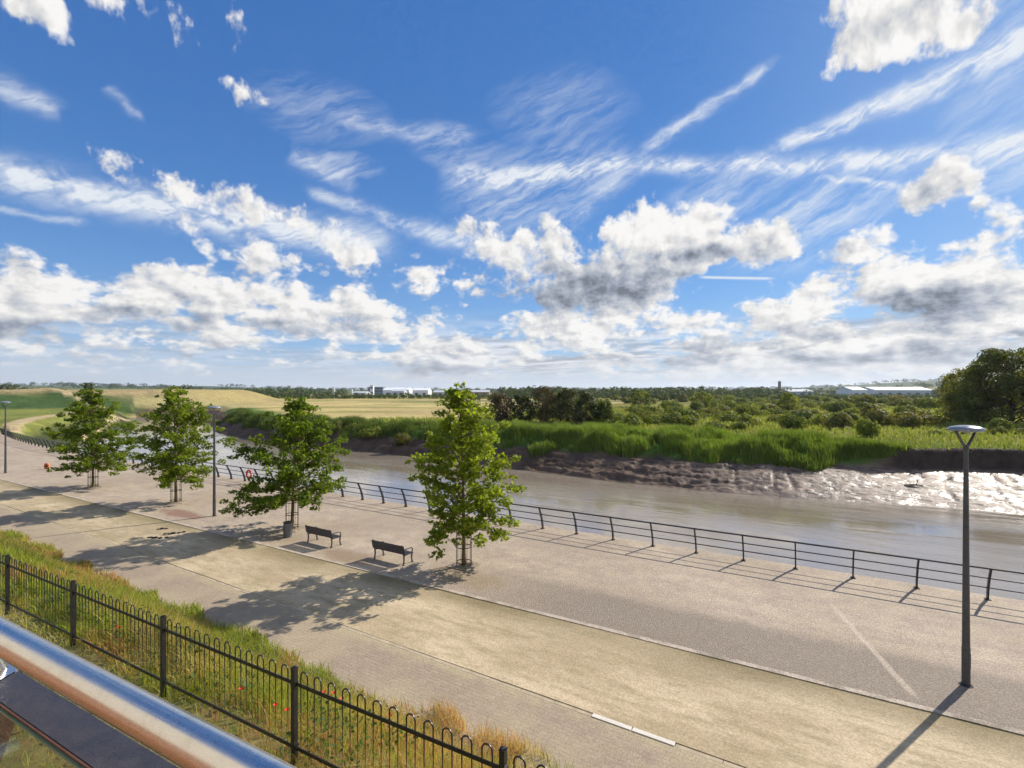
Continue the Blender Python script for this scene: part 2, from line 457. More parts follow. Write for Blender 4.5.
# ------------------------------------------------------------------ the river's course, in (s, t)
_S  = [-400, -200, -60, -14.7, -10.3, 1.1, 9.9, 18.4, 32.6, 53.1, 72.7, 98.2, 116, 129.3, 160, 195, 231, 300]
_TF = [110, 92, 66, 56.9, 57.3, 54.6, 53.6, 53.7, 55.9, 58.7, 59.8, 61.5, 64.8, 69.5, 84, 101, 117.5, 150]
_MW = [9, 9, 14, 13, 9.5, 7.0, 6.6, 6.4, 3.6, 3.0, 2.6, 3.0, 3.4, 4, 5, 6, 6, 6]
def t_far(s): return np.interp(s, _S, _TF)
def mud_w(s): return np.interp(s, _S, _MW)
_SN = [-400, 70, 80, 90, 96, 102, 110, 120, 130, 145, 180, 235, 300]
_TN = [23.6, 23.6, 23.9, 24.7, 25.6, 28.5, 33.5, 38.5, 44, 52, 73, 93, 120]
def t_near(s): return np.interp(s, _SN, _TN)          # foot of the near bank
def t_prom(s): return np.interp(s, [-400, 70, 80, 90, 102, 116, 130], [23.6, 23.6, 23.9, 24.7, 26.0, 28.0, 31.0])   # edge of the paving
S_LAND = 95.0
S_END = 121.0            # the paved promenade stops here
WATER_Z = -3.0

MOUND = [(-520, 60), (-400, 96), (-230, 140), (-176, 168), (-158, 198), (-146, 234), (-136, 275), (-133, 310), (-150, 345), (-200, 372), (-520, 400)]
def poly_sd(x, y, pts, closed=True):
    """signed distance, positive inside"""
    P = np.array(pts, float); n = len(P)
    d = np.full(np.shape(x), 1e9); ins = np.zeros(np.shape(x), bool)
    for i in range(n if closed else n - 1):
        a = P[i]; b = P[(i + 1) % n]; e = b - a
        wx = x - a[0]; wy = y - a[1]
        h = np.clip((wx * e[0] + wy * e[1]) / (e @ e), 0, 1)
        d = np.minimum(d, np.hypot(wx - e[0] * h, wy - e[1] * h))
        if closed:
            c = ((a[1] <= y) & (b[1] > y)) | ((b[1] <= y) & (a[1] > y))
            with np.errstate(divide='ignore', invalid='ignore'):
                xi = a[0] + (y - a[1]) / (b[1] - a[1] if b[1] != a[1] else 1e-9) * e[0]
            ins ^= c & (x < xi)
    return np.where(ins, d, -d) if closed else d

LEVEE_PATHS = [[(-62, 62), (-78, 78), (-88, 88), (-104, 110), (-121, 140), (-140, 172), (-150, 184), (-165, 198), (-190, 205)],
               [(-70, 84), (-92, 108), (-112, 138), (-134, 176), (-142, 188), (-150, 200)]]

def ground_z(x, y, full=False):
    s, t = to_st(x, y)
    r = np.hypot(x, y)
    wn = t_near(s) - t
    w = t - t_far(s); w = np.maximum(w, (s - 236.0) * 0.85)
    mw = mud_w(s)
    # far land
    q = np.clip(w / mw, 0, None)
    mudz = WATER_Z + 2.0 * np.clip(q, 0, 1) ** 0.9
    steep = np.interp(s, [-60, -13, -7, -3, 40, 120, 240], [1.6, 1.4, 1.6, 4.5, 3.5, 3.5, 6])
    rise = np.interp(s, [-60, -13, -7, -3, 40, 300], [2.05, 2.05, 2.0, 1.5, 1.5, 1.7])
    land = mudz + rise * sstep(w, mw, mw + steep)
    rough = (fbm(s * 0.16, w * 0.8 + s * .04, 4, 3) - 0.5) * .8 + (fbm(s * .55, w * 2.6, 3, 9) - 0.5) * 0.55 + (fbm(s * 1.8, w * 2.4, 2, 13) - .5) * .28
    # ledges that run along the water's edge, gullies that run down it
    led = np.abs(fbm(s * 0.10 + 3, w * 1.1 + s * 0.06, 3, 21) - 0.5) * 2
    lump = np.interp(s, [-60, -5, 6, 14, 130, 240], [.16, .17, .42, .80, .95, .6])
    mk = sstep(w, -0.3, 1.0) * (1 - sstep(w, mw + 0.5, mw + 4))
    land = land + mk * lump * (rough * 0.75 - (1 - led) ** 5 * 0.38 + (fbm(s * 2.6, w * 3.4, 3, 17) - .5) * .55)
    gul = np.abs(fbm(s * 0.45, w * 0.05, 3, 33) - 0.5) * 2
    land = land - mk * np.exp(-(gul / 0.05) ** 2) * 0.14 * sstep(w, 0.3, 3)
    below = np.where(w < 0, WATER_Z + w * 0.3, land)
    zf = np.maximum(below, -5.5)
    wf = w
    # near land on the left, beyond the promenade's end
    open_ = (s > S_END) | ((s > S_LAND) & (t > t_prom(s) + .1))
    zn = np.where(open_, -3.6 + 4.1 * sstep(wn, -1.0, 9.0) + (fbm(x * .2, y * .2, 3, 5) - .5) * .5, -0.7)
    zn = np.where((s < S_LAND) & (wn < 0), -5.5, zn)
    lk = sstep(wn, -3.0, 0.0)
    zn = np.where(s > S_LAND, zn * lk + (-5.0) * (1 - lk), zn)
    zn = np.where((s > S_LAND) & ~open_, -.7, zn)
    z = np.where((wn > -3.5) & (t < t_far(s) + 400), np.maximum(np.maximum(zn, -5.5), zf), zf)
    land_m = np.maximum(sstep(wf, mw + 6, mw + 40), sstep(wn, 6, 20) * (s > S_END))
    z = z + land_m * ((fbm(x * .03, y * .03, 4, 41) - .5) * 1.2 + 0.35)
    # levee the path runs on
    dp = poly_sd(x, y, LEVEE_PATHS[0], False)
    z = z + (s > S_END) * 0.9 * np.exp(-(dp / 5.0) ** 2)
    md = poly_sd(x, y, MOUND)
    z = z + 7.0 * sstep(md, 0, 34) * (0.86 + 0.28 * fbm(x * .02, y * .02, 3, 51))
    # country far away: barely rises, then blue hills
    far = sstep(r, 900, 4200)
    az = np.degrees(np.arctan2(x, y))
    hill = 6 + 26 * fbm(az * 0.07 + 5, r * .0004, 4, 61) + 60 * np.exp(-((az - 42) / 9) ** 2) + 26 * np.exp(-((az + 38) / 14) ** 2)
    z = z + far * hill
    return (z, s, t, wf, mw, wn, md, dp, r) if full else z

def build_ground():
    A = np.concatenate([np.arange(-180, -66, 4.0), np.arange(-66, 66, 0.21), np.arange(66, 180.1, 4.0)])
    r1 = [0.6, 3, 7, 12, 17, 22, 27]
    r2 = list(30 * 1.0065 ** np.arange(0, 37)); r2 += list(r2[-1] * 1.0034 ** np.arange(1, 200)); r2 += list(r2[-1] * 1.0065 ** np.arange(1, 90)); r3 = [r2[-1] * 1.02 ** k for k in range(1, 205)]
    RR = np.array(r1 + r2 + r3)
    a = np.radians(A)[None, :]; rr = RR[:, None]
    x = np.sin(a) * rr; y = np.cos(a) * rr
    x = x + 0 * rr; y = y + 0 * rr
    z, s, t, w, mw, wn, md, dp, r = ground_z(x, y, True)
    # ---- what covers the ground: colour zones
    def c(*k): return np.array(k, float)
    n1 = fbm(x * .05, y * .05, 4, 71); n2 = fbm(x * .4, y * .4, 3, 81)
    col = np.zeros(x.shape + (3,)); wet = np.zeros(x.shape)
    scrub = c(.15, .165, .035) * (0.6 + 0.8 * n1[..., None]) ; scrub[..., 0] += 0.05 * n2
    col[:] = scrub
    def lay(m, cc):
        nonlocal col
        col = col * (1 - m[..., None]) + cc * m[..., None]
    # straw meadow
    mead = poly_sd(x, y, [(-170, 200), (-118, 150), (-70, 118), (-30, 106), (-10, 112), (2, 150), (20, 205), (95, 330), (70, 440), (-240, 440), (-160, 330)])
    stripe = 0.5 + 0.5 * np.sin((x * 0.45 + y * 0.9) * 0.35)
    lay(sstep(mead + (n2 - .5) * 6, 0, 5), c(.43, .335, .15) * (0.75 + .45 * n1[..., None]) + (stripe * (n1 > .45))[..., None] * c(.03, .035, .0))
    lay(sstep(mead, 0, 4) * sstep(fbm(x * .02, y * .05, 3, 91), .53, .62) * .7, c(.20, .21, .06))
    # pale far fields
    far = sstep(r, 260, 420)
    fld = vnoise(x * .004 + 3, y * .0035, 95)
    lay(far * (fld > .62) * .9, c(.30, .27, .10)); lay(far * (fld < .40) * .9, c(.05, .085, .025))
    lay(sstep(r, 1000, 3000), c(.05, .08, .035))
    lay(sstep(r, 1000, 3000) * (vnoise(x * .0025, y * .001, 97) > .66) * .6, c(.14, .16, .06))
    # mound: rough straw top, dark green front on its near part
    ontop = sstep(md, -3, 3)
    lay(ontop, c(.34, .265, .135) * (0.65 + .6 * n1[..., None]))
    lay(ontop * sstep(n2 + n1, 1.05, 1.2) * .55, c(.17, .14, .075))
    front = sstep(md, -4, 2) * (1 - sstep(md + (n1 - .5) * 14, 20, 27)) * sstep(y - (x * -0.0) + (n1 - .5) * 20, 250, 205)
    lay(front, c(.050, .085, .028) * (0.7 + .6 * n2[..., None]))
    right = sstep(md, -3, 3) * sstep(y, 235, 262)
    lay(right * .8, c(.37, .30, .125) * (.7 + .5 * n1[..., None]))
    # levee land: grass, straw, two pale paths
    lev = (s > S_LAND) * sstep(wn, 0.0, 2.0)
    lay(lev * (1 - ontop), c(.12, .15, .035) * (0.7 + .6 * n1[..., None]) + n2[..., None] * c(.10, .07, .02))
    inner = (s > S_LAND) * (s < 232) * (1 - ontop) * (1 - sstep(wn, 4.5, 7.5)) * sstep(wn, -3, -2)
    lay(inner * 1.0, c(.045, .052, .024))
    for p, wd in ((LEVEE_PATHS[0], 1.5), (LEVEE_PATHS[1], .9)):
        d = poly_sd(x, y, p, False)
        lay((1 - sstep(d, wd * .7, wd)) * (s > S_END - 4), c(.38, .30, .17))
    end = sstep(w, mw + 2, mw + 4) * (s > 200) * (1 - sstep(w, mw + 12, mw + 20)) * (y > 170) * (wn < 0)
    lay(end * .8, c(.34, .29, .13))
    # far bank: mud, then green under the reeds, bare cliff on the right
    mudc = c(.150, .104, .074) * (0.65 + .7 * n2[..., None]) * np.interp(s, [-20, 0, 12, 30, 300], [1.2, 1.2, .85, .68, .58])[..., None]
    mudm = (1 - sstep(w + (n2 - .5) * 1.2, mw + 0.4, mw + 2.2)) * (w > -30) * (wn < -2)
    green = c(.075, .135, .022) * (.6 + .8 * n2[..., None])
    gm = sstep(w, mw + .3, mw + 1.5) * (1 - sstep(w + (n1 - .5) * 14, 16, 26)) * (s < 200)
    lay(gm, green)
    cliff = sstep(w, mw - .3, mw + .2) * (1 - sstep(w, mw + 2.0, mw + 2.8)) * sstep(s, -5.0, -8.0)
    lay(mudm, mudc)
    lay(cliff, c(.060, .046, .036))
    lay((w > -30) * (w < 0.25) * (t > t_near(s) + 2) * .6, c(.10, .075, .05))
    wet = mudm * np.interp(s, [-20, 2, 14, 30, 300], [1.0, .95, .45, .12, .05]) * (1 - cliff)
    idx = np.arange(x.size).reshape(x.shape)
    q = np.stack([idx[:-1, :-1], idx[:-1, 1:], idx[1:, 1:], idx[1:, :-1]], -1).reshape(-1, 4)[:, ::-1]
    V = np.stack([x.ravel(), y.ravel(), z.ravel()], 1)
    wc = np.repeat(wet.reshape(-1, 1), 3, 1)
    m, n = new_mat('ground_cover')
    co = n.coord('Object')
    a = n.noise(co, .7, 6, .65); b = n.noise(co, 6.0, 4, .65)
    base = n.attr('zone'); wt = n.xyz(n.attr('wetness'))[0]
    k = n.ss(n.m('ADD', n.m('MULTIPLY', a, .6), n.m('MULTIPLY', b, .4)), .3, .7, .62, 1.38)
    fl = n.comb(n.v('DOT_PRODUCT', co, (float(U[0]) * .55, float(U[1]) * .55, 0)), n.v('DOT_PRODUCT', co, (float(NV[0]) * 1.9, float(NV[1]) * 1.9, 0)), 0.0)
    fleck = n.m('MULTIPLY', n.ss(n.noise(fl, 1.5, 6, .68), .50, .60), wt)
    k = n.m('MULTIPLY', k, n.m('MULTIPLY_ADD', fleck, -.62, 1.0))
    base = n.v('MULTIPLY', base, n.comb(k, k, k))
    puddle = n.ss(n.m('ADD', a, n.m('MULTIPLY', n.m('SUBTRACT', b, .5), .4)), .40, .56, 1.0, 0.0)
    rough = n.m('SUBTRACT', 0.92, n.m('MULTIPLY', wt, n.ss(puddle, 0, 1, .30, .62)))
    hb = n.m('ADD', n.m('MULTIPLY', a, 1.0), n.m('MULTIPLY', b, .25))
    ms = n.noise(n.v('MULTIPLY', n.v('ADD', co, (0, 0, 0)), (.9, 1.6, 1.0)), 3.2, 5, .7)
    hb = n.m('ADD', hb, n.m('MULTIPLY', n.m('MULTIPLY', ms, wt), .22))
    nb = n.bump(hb, .55, .24)
    pr = principled(n, base, rough, 0.0, nb, n.m('MULTIPLY', n.m('MULTIPLY_ADD', wt, .34, .06), n.m('MULTIPLY_ADD', fleck, -.8, 1.0)))
    ob = mesh_np('ground', V, [q], m, cols={'zone': col.reshape(-1, 3), 'wetness': wc}, smooth=True)
    tag(ob, kind='structure')

def build_water():
    m, n = new_mat('river_water')
    co = n.coord('Object')
    # local x runs along the flow
    st_ = n.v('MULTIPLY', co, (0.35, 1.0, 1.0))
    w1 = n.noise(st_, 1.1, 5, .65, dist=.5); w2 = n.noise(st_, 7.0, 3, .55); w3 = n.noise(n.v('MULTIPLY', co, (.04, .16, 1)), 1.0, 5, .6)
    calm = n.ss(w3, .42, .58, .25, 1.35)
    h = n.m('MULTIPLY', n.m('ADD', n.m('MULTIPLY', w1, .8), n.m('MULTIPLY', w2, .25)), calm)
    nb = n.bump(h, .26, .10)
    silt = n.mix(n.ss(w3, .3, .7), (.225, .182, .136), (.280, .236, .186))
    rough = n.ss(w3, .3, .7, .05, .13)
    principled(n, silt, rough, 0.0, nb, 1.0).inputs['IOR'].default_value = 1.7
    mb = MB(); s0, s1, t0, t1 = -330, 262, 23.0, 150
    nx, ny = 60, 16
    V = [(s0 + (s1 - s0) * i / nx, t0 + (t1 - t0) * j / ny, 0) for j in range(ny + 1) for i in range(nx + 1)]
    Fq = [[j * (nx + 1) + i, j * (nx + 1) + i + 1, (j + 1) * (nx + 1) + i + 1, (j + 1) * (nx + 1) + i] for j in range(ny) for i in range(nx)]
    # +s runs along U, +t along NV: U x NV points down, so mirror t
    ob = mesh_np('river_water', [(a, -b, c_) for a, b, c_ in V], [np.array(Fq)[:, ::-1]], m)
    ob.location = (0, 0, WATER_Z); ob.rotation_euler = (0, 0, PHI)
    tag(ob, kind='structure')

def strip(name, s_list, t_lo, t_hi, z_top, depth, mat, nt=8):
    """paved strip in (s, -t) local axes with real thickness"""
    S_ = np.asarray(s_list, float); k = np.linspace(0, 1, nt)
    lo = np.array([t_lo(a) for a in S_]); hi = np.array([t_hi(a) for a in S_])
    T = lo[:, None] * (1 - k) + hi[:, None] * k
    zt = np.array([[z_top(a, b) for b in row] for a, row in zip(S_, T)])
    n, mm = T.shape
    top = np.stack([np.repeat(S_[:, None], mm, 1), -T, zt], -1).reshape(-1, 3)
    bot = top.copy(); bot[:, 2] -= depth
    i = np.arange(n * mm).reshape(n, mm); N = n * mm
    q = np.stack([i[:-1, :-1], i[1:, :-1], i[1:, 1:], i[:-1, 1:]], -1).reshape(-1, 4)[:, ::-1]
    def side(e): return np.stack([e[:-1], e[1:], e[1:] + N, e[:-1] + N], -1)
    qs = [q, q[:, ::-1] + N, side(i[:, 0]), side(i[::-1, -1]), side(i[0, ::-1]), side(i[-1, :])]
    ob = mesh_np(name, np.concatenate([top, bot]), qs, mat)
    ob.rotation_euler = (0, 0, PHI)
    bm = bmesh.new(); bm.from_mesh(ob.data); bmesh.ops.recalc_face_normals(bm, faces=bm.faces); bm.to_mesh(ob.data); bm.free()
    return ob

def T_EDGE(s): return 14.35 - (s + 3.8) * 0.018     # lower edge of the promenade
def build_paving():
    # promenade: exposed-aggregate concrete
    m, n = new_mat('aggregate_concrete')
    co = n.coord('Object'); x, y, z = n.xyz(co)
    t_ = n.m('MULTIPLY', y, -1.0)
    big = n.noise(co, .22, 4, .55); mid = n.noise(co, 1.3, 5, .6); fine = n.noise(co, 16.0, 3, .7); peb = n.voro(co, 30.0)
    c = n.mix(n.ss(big, .32, .68), (.328, .262, .184), (.402, .328, .238))
    c = n.mix(n.ss(mid, .35, .72, 0, .75), c, (.285, .222, .175))
    blot = n.ss(n.noise(n.v('MULTIPLY', co, (.5, 1.1, 1)), .9, 6, .68), .50, .64)
    c = n.mix(n.m('MULTIPLY', blot, .40), c, (.245, .19, .15))
    # the darker band of coarser stone beside the sandy strip, worn away to the left
    wob = n.m('MULTIPLY_ADD', n.m('SUBTRACT', mid, .5), 1.6, t_)
    edge = n.m('MULTIPLY_ADD', x, -0.018, 14.28)
    band = n.m('MULTIPLY', n.ss(n.m('SUBTRACT', wob, edge), 3.1, 2.2), n.ss(n.m('MULTIPLY_ADD', n.m('SUBTRACT', mid, .5), 7.0, x), 14.0, 6.0))
    c = n.mix(n.m('MULTIPLY', band, n.ss(fine, .3, .7, .66, 1.0)), c, (.188, .153, .120))
    # leaf-litter stain near the lamp post
    def spot(s0, t0, rs, rt):
        q = n.v('MULTIPLY_ADD', co, (1 / rs, 1 / rt, 0), (-s0 / rs, t0 / rt, 0)); return n.v('DOT_PRODUCT', q, q)
    for (s0, t0, rs, rt, cc, st_) in ((31.6, 15.0, 2.6, .75, (.20, .105, .075), .8), (17.2, 14.9, 2.2, .8, (.20, .135, .08), .7), (11.5, 15.5, 2.0, 1.0, (.22, .16, .09), .55), (22.5, 15.0, 2.2, .7, (.23, .17, .10), .5)):
        f = n.m('MULTIPLY', n.ss(n.m('ADD', spot(s0, t0, rs, rt), n.m('MULTIPLY', n.m('SUBTRACT', mid, .5), 2.2)), 1.0, .1), st_)
        c = n.mix(f, c, cc)
    # a worn pale line crossing the paving, and expansion joints
    ln = n.m('ABSOLUTE', n.m('SUBTRACT', n.m('MULTIPLY_ADD', t_, -0.302, x), n.m('MULTIPLY_ADD', n.m('SUBTRACT', mid, .5), .12, -6.49)))
    lf = n.m('MULTIPLY', n.m('MULTIPLY', n.ss(ln, .13, .04), n.ss(t_, 14.6, 15.2)), n.ss(t_, 20.5, 18.5))
    c = n.mix(n.m('MULTIPLY', lf, .55), c, (.47, .39, .30))
    jx = n.m('ABSOLUTE', n.m('SUBTRACT', n.m('FRACT', n.m('MULTIPLY', x, 1 / 6.0)), .5))
    jt = n.m('ABSOLUTE', n.m('SUBTRACT', t_, 20.9))
    c = n.mix(n.m('MULTIPLY', n.m('MAXIMUM', n.ss(jx, .0028, .0012), n.m('MULTIPLY', n.ss(jt, .025, .008), .8)), .4), c, (.16, .125, .10))
    # the kerb stones along both edges
    kb = n.ss(n.m('SUBTRACT', t_, edge), .20, .17)
    c = n.mix(n.m('MULTIPLY', n.m('MULTIPLY', kb, .8), n.ss(mid, .40, .60)), c, (.44, .375, .30))
    k = n.ss(n.m('ADD', n.m('MULTIPLY', fine, .6), n.m('MULTIPLY', peb, .5)), .3, .75, .70, 1.30)
    c = n.v('MULTIPLY', c, n.comb(k, k, k))
    principled(n, c, .85, 0, n.bump(n.m('ADD', fine, peb), .5, .018), .3)
    sl = list(np.arange(-45, 70, 5.0)) + list(np.arange(70, S_END + .5, 2.0))
    ob = strip('promenade', sl, T_EDGE, lambda s: float(t_prom(s)) - .03, lambda s, t: 0.0, 5.4, m, 10)
    tag(ob, kind='structure')
    # sandy strip
    m, n = new_mat('sandy_gravel')
    co = n.coord('Object'); x, y, z = n.xyz(co); t_ = n.m('MULTIPLY', y, -1.0)
    big = n.noise(n.v('MULTIPLY', co, (.5, 1, 1)), .5, 4, .6); mid = n.noise(n.v('MULTIPLY', co, (.45, 1.6, 1)), 1.8, 5, .65); fine = n.noise(co, 22.0, 3, .7)
    c = n.mix(n.ss(big, .3, .7), (.372, .288, .178), (.535, .428, .285))
    c = n.mix(n.ss(mid, .42, .70, 0, .8), c, (.285, .235, .13))
    edge = n.m('MULTIPLY_ADD', x, -0.018, 14.28)
    moss = n.m('MULTIPLY', n.ss(n.m('ADD', n.m('SUBTRACT', edge, t_), n.m('MULTIPLY', n.m('SUBTRACT', mid, .5), 2.2)), 1.35, -.1), n.ss(n.noise(co, .28, 2, .5), .30, .62, .35, 1.0))
    c = n.mix(n.m('MULTIPLY', moss, .85), c, (.175, .140, .066))
    leftdirt = n.m('MULTIPLY', n.ss(n.noise(co, .6, 4, .6), .50, .66), n.ss(x, 16.0, 24.0))
    c = n.mix(n.m('MULTIPLY', leftdirt, .4), c, (.25, .20, .12))
    sp = n.ss(n.voro(n.v('ADD', co, (3.1, 7.7, 0)), 1.6), .030, .018)
    c = n.mix(n.m('MULTIPLY', sp, .8), c, (.10, .065, .045))
    k = n.ss(fine, .3, .7, .78, 1.2); c = n.v('MULTIPLY', c, n.comb(k, k, k))
    principled(n, c, .92, 0, n.bump(n.m('ADD', n.m('MULTIPLY', mid, .6), fine), .4, .02), .25)
    ob = strip('sandy_strip', sl, lambda s: 10.42, lambda s: T_EDGE(s) - .002, lambda s, t: -0.022 + .008 * math.sin(s * .9) * math.sin(t * 1.7), .5, m, 14)
    tag(ob, kind='structure')
    # brick path: local brick texture
    m, n = new_mat('brick_paving')
    co = n.coord('Object'); x, y, z = n.xyz(co); t_ = n.m('MULTIPLY', y, -1.0)
    br = n.n.new('ShaderNodeTexBrick'); n.l.new(co, br.inputs['Vector'])
    br.inputs['Color1'].default_value = (.285, .222, .160, 1); br.inputs['Color2'].default_value = (.335, .262, .192, 1); br.inputs['Mortar'].default_value = (.27, .215, .15, 1)
    br.inputs['Scale'].default_value = 1.0; br.inputs['Brick Width'].default_value = .24; br.inputs['Row Height'].default_value = .12
    br.inputs['Mortar Size'].default_value = .010; br.inputs['Mortar Smooth'].default_value = .3
    big = n.noise(co, .45, 4, .6); fine = n.noise(co, 24.0, 3, .7); mid = n.noise(co, 1.9, 4, .6)
    c = n.mix(n.ss(big, .36, .66, .0, .75), br.outputs['Color'], (.375, .305, .20))
    c = n.mix(n.ss(mid, .5, .75, 0, .5), c, (.24, .185, .15))
    grit = n.m('MULTIPLY', n.ss(n.m('ADD', t_, n.m('MULTIPLY', n.m('SUBTRACT', mid, .5), 1.2)), 9.9, 10.4), .8)
    c = n.mix(grit, c, (.39, .325, .20))
    k = n.ss(fine, .3, .7, .82, 1.18); c = n.v('MULTIPLY', c, n.comb(k, k, k))
    hh = n.m('ADD', n.m('MULTIPLY', br.outputs['Fac'], -1.0), n.m('MULTIPLY', fine, .5))
    principled(n, c, .88, 0, n.bump(hh, .5, .012), .3)
    ob = strip('brick_path', sl, lambda s: 7.6, lambda s: 10.30, lambda s, t: -0.035, .5, m, 8)
    tag(ob, kind='structure')
    # edging stones between the path and the sandy strip, laid with two long pale ones
    stone = weathered('edging_stone', (.40, .325, .225), .85, 0, .25, 3.0, .3, .3)
    pale = weathered('pale_edging_stone', (.62, .575, .50), .8, 0, .10, 3.0, .2, .3)
    mb = MB()
    s = -30.0
    while s < S_END:
        L = .9
        if not (2.4 < s + L / 2 < 4.2):
            mb.box((s + L / 2, -10.36, -.10), (L - .012, .112, .13 + .012 * random.random()))
        s += L
    k = mb.build('kerb_stones', stone); k.rotation_euler = (0, 0, PHI); tag(k, kind='structure')
    for i, (a, b) in enumerate(((2.41, 3.285), (3.305, 4.19))):
        mb = MB(); mb.box((0, 0, 0), (b - a, .125, .14), bev=.008)
        o = mb.build('edging_stone', pale); o.rotation_euler = (0, 0, PHI); o.location = st((a + b) / 2, 10.36, -.085)
        tag(o, ('long white edging stone lying nearer the picture bottom beside the brick path' if i == 0 else 'long white edging stone at the upper end of the white pair by the brick path'), 'edging stone', 'white edging stones beside the brick path')
    return

def bank_z(s, t):
    z = 2.8 * (1 - sstep(t, 3.7, 8.25)) - .02
    z = z + (fbm(s * .5 + 9, t * .5, 3, 7) - .5) * .28 * (1 - sstep(t, 7.6, 8.6))
    return z
def build_bank():
    S_ = np.arange(-14, 62, .4); T_ = np.concatenate([np.arange(-9, 0, 1.0), np.arange(0, 9.3, .22)])
    s, t = np.meshgrid(S_, T_, indexing='ij')
    z = bank_z(s, t) - .25 * sstep(t, 8.15, 8.55)
    m, n = new_mat('bank_soil')
    co = n.coord('Object'); a = n.noise(co, 1.2, 5, .65); b = n.noise(co, 9, 4, .65)
    c = n.mix(n.ss(a, .35, .65), (.10, .125, .03), (.21, .18, .07))
    c = n.mix(n.ss(b, .4, .7, 0, .7), c, (.16, .10, .05))
    principled(n, c, .95, 0, n.bump(b, .6, .04), .2)
    i = np.arange(s.size).reshape(s.shape)
    q = np.stack([i[:-1, :-1], i[1:, :-1], i[1:, 1:], i[:-1, 1:]], -1).reshape(-1, 4)[:, ::-1]
    ob = mesh_np('grass_bank', np.stack([s.ravel(), -t.ravel(), z.ravel()], 1), [q], m, smooth=True)
    ob.rotation_euler = (0, 0, PHI); tag(ob, kind='structure')

build_ground(); build_water(); build_paving(); build_bank()
# ------------------------------------------------------------------ plants
def foliage_mat(name, c0, c1, trans=.40, gloss=.5, tint=None):
    """leaf material: 'tint' attribute mixes c0..c1 leaf by leaf, Object Info shifts it plant by plant"""
    m, n = new_mat(name)
    k = n.xyz(n.attr('tint'))[0]
    oi = n.n.new('ShaderNodeObjectInfo')
    k = n.m('ADD', k, n.m('MULTIPLY', n.m('SUBTRACT', oi.outputs['Random'], .5), .5), clamp=True)
    c = n.mix(k, c0, c1)
    if tint is not None:
        c = n.mix(n.ss(n.m('FRACT', n.m('MULTIPLY', oi.outputs['Random'], 7.31)), .55, .95, 0, .8), c, tint)
    df = n.n.new('ShaderNodeBsdfPrincipled'); n.l.new(c, df.inputs['Base Color']); df.inputs['Roughness'].default_value = gloss
    df.inputs['Specular IOR Level'].default_value = .18
    tr = n.n.new('ShaderNodeBsdfTranslucent')
    tc = n.v('MULTIPLY', c, (1.55, 1.45, .55)); n.l.new(tc, tr.inputs['Color'])
    mx = n.n.new('ShaderNodeMixShader'); mx.inputs[0].default_value = trans
    n.l.new(df.outputs[0], mx.inputs[1]); n.l.new(tr.outputs[0], mx.inputs[2]); n.l.new(mx.outputs[0], n.out.inputs[0])
    return m

LOBED = np.array([(0, 0), (.16, .10), (.46, .06), (.34, .30), (.55, .52), (.26, .55), (.24, .80), (0, 1.0), (-.24, .80), (-.26, .55), (-.55, .52), (-.34, .30), (-.46, .06), (-.16, .10)]) * np.array([1.0, 1.0])
RHOMB = np.array([(0, 0), (.42, .38), (.10, 1.0), (-.38, .62)])
def rand_dirs(n, rng, up=0.0):
    v = rng.normal(size=(n, 3)); v[:, 2] += up
    return v / np.linalg.norm(v, axis=1, keepdims=True)
def cards(C, N, size, shape, rng, fold=.25):
    """leaf-shaped faces at centres C, facing N"""
    n = len(C); k = len(shape)
    a = rand_dirs(n, rng); a -= N * (a * N).sum(1, keepdims=True); a /= np.linalg.norm(a, axis=1, keepdims=True) + 1e-9
    b = np.cross(N, a)
    sx = shape[:, 0][None, :, None]; sy = (shape[:, 1] - .5)[None, :, None]; sz = -(np.abs(shape[:, 0]) * fold + (shape[:, 1] - .5) ** 2 * fold)[None, :, None]
    sc = np.asarray(size)[:, None, None]
    V = C[:, None, :] + sc * (sx * a[:, None, :] + sy * b[:, None, :] + sz * N[:, None, :])
    return V.reshape(-1, 3), np.arange(n * k).reshape(n, k)

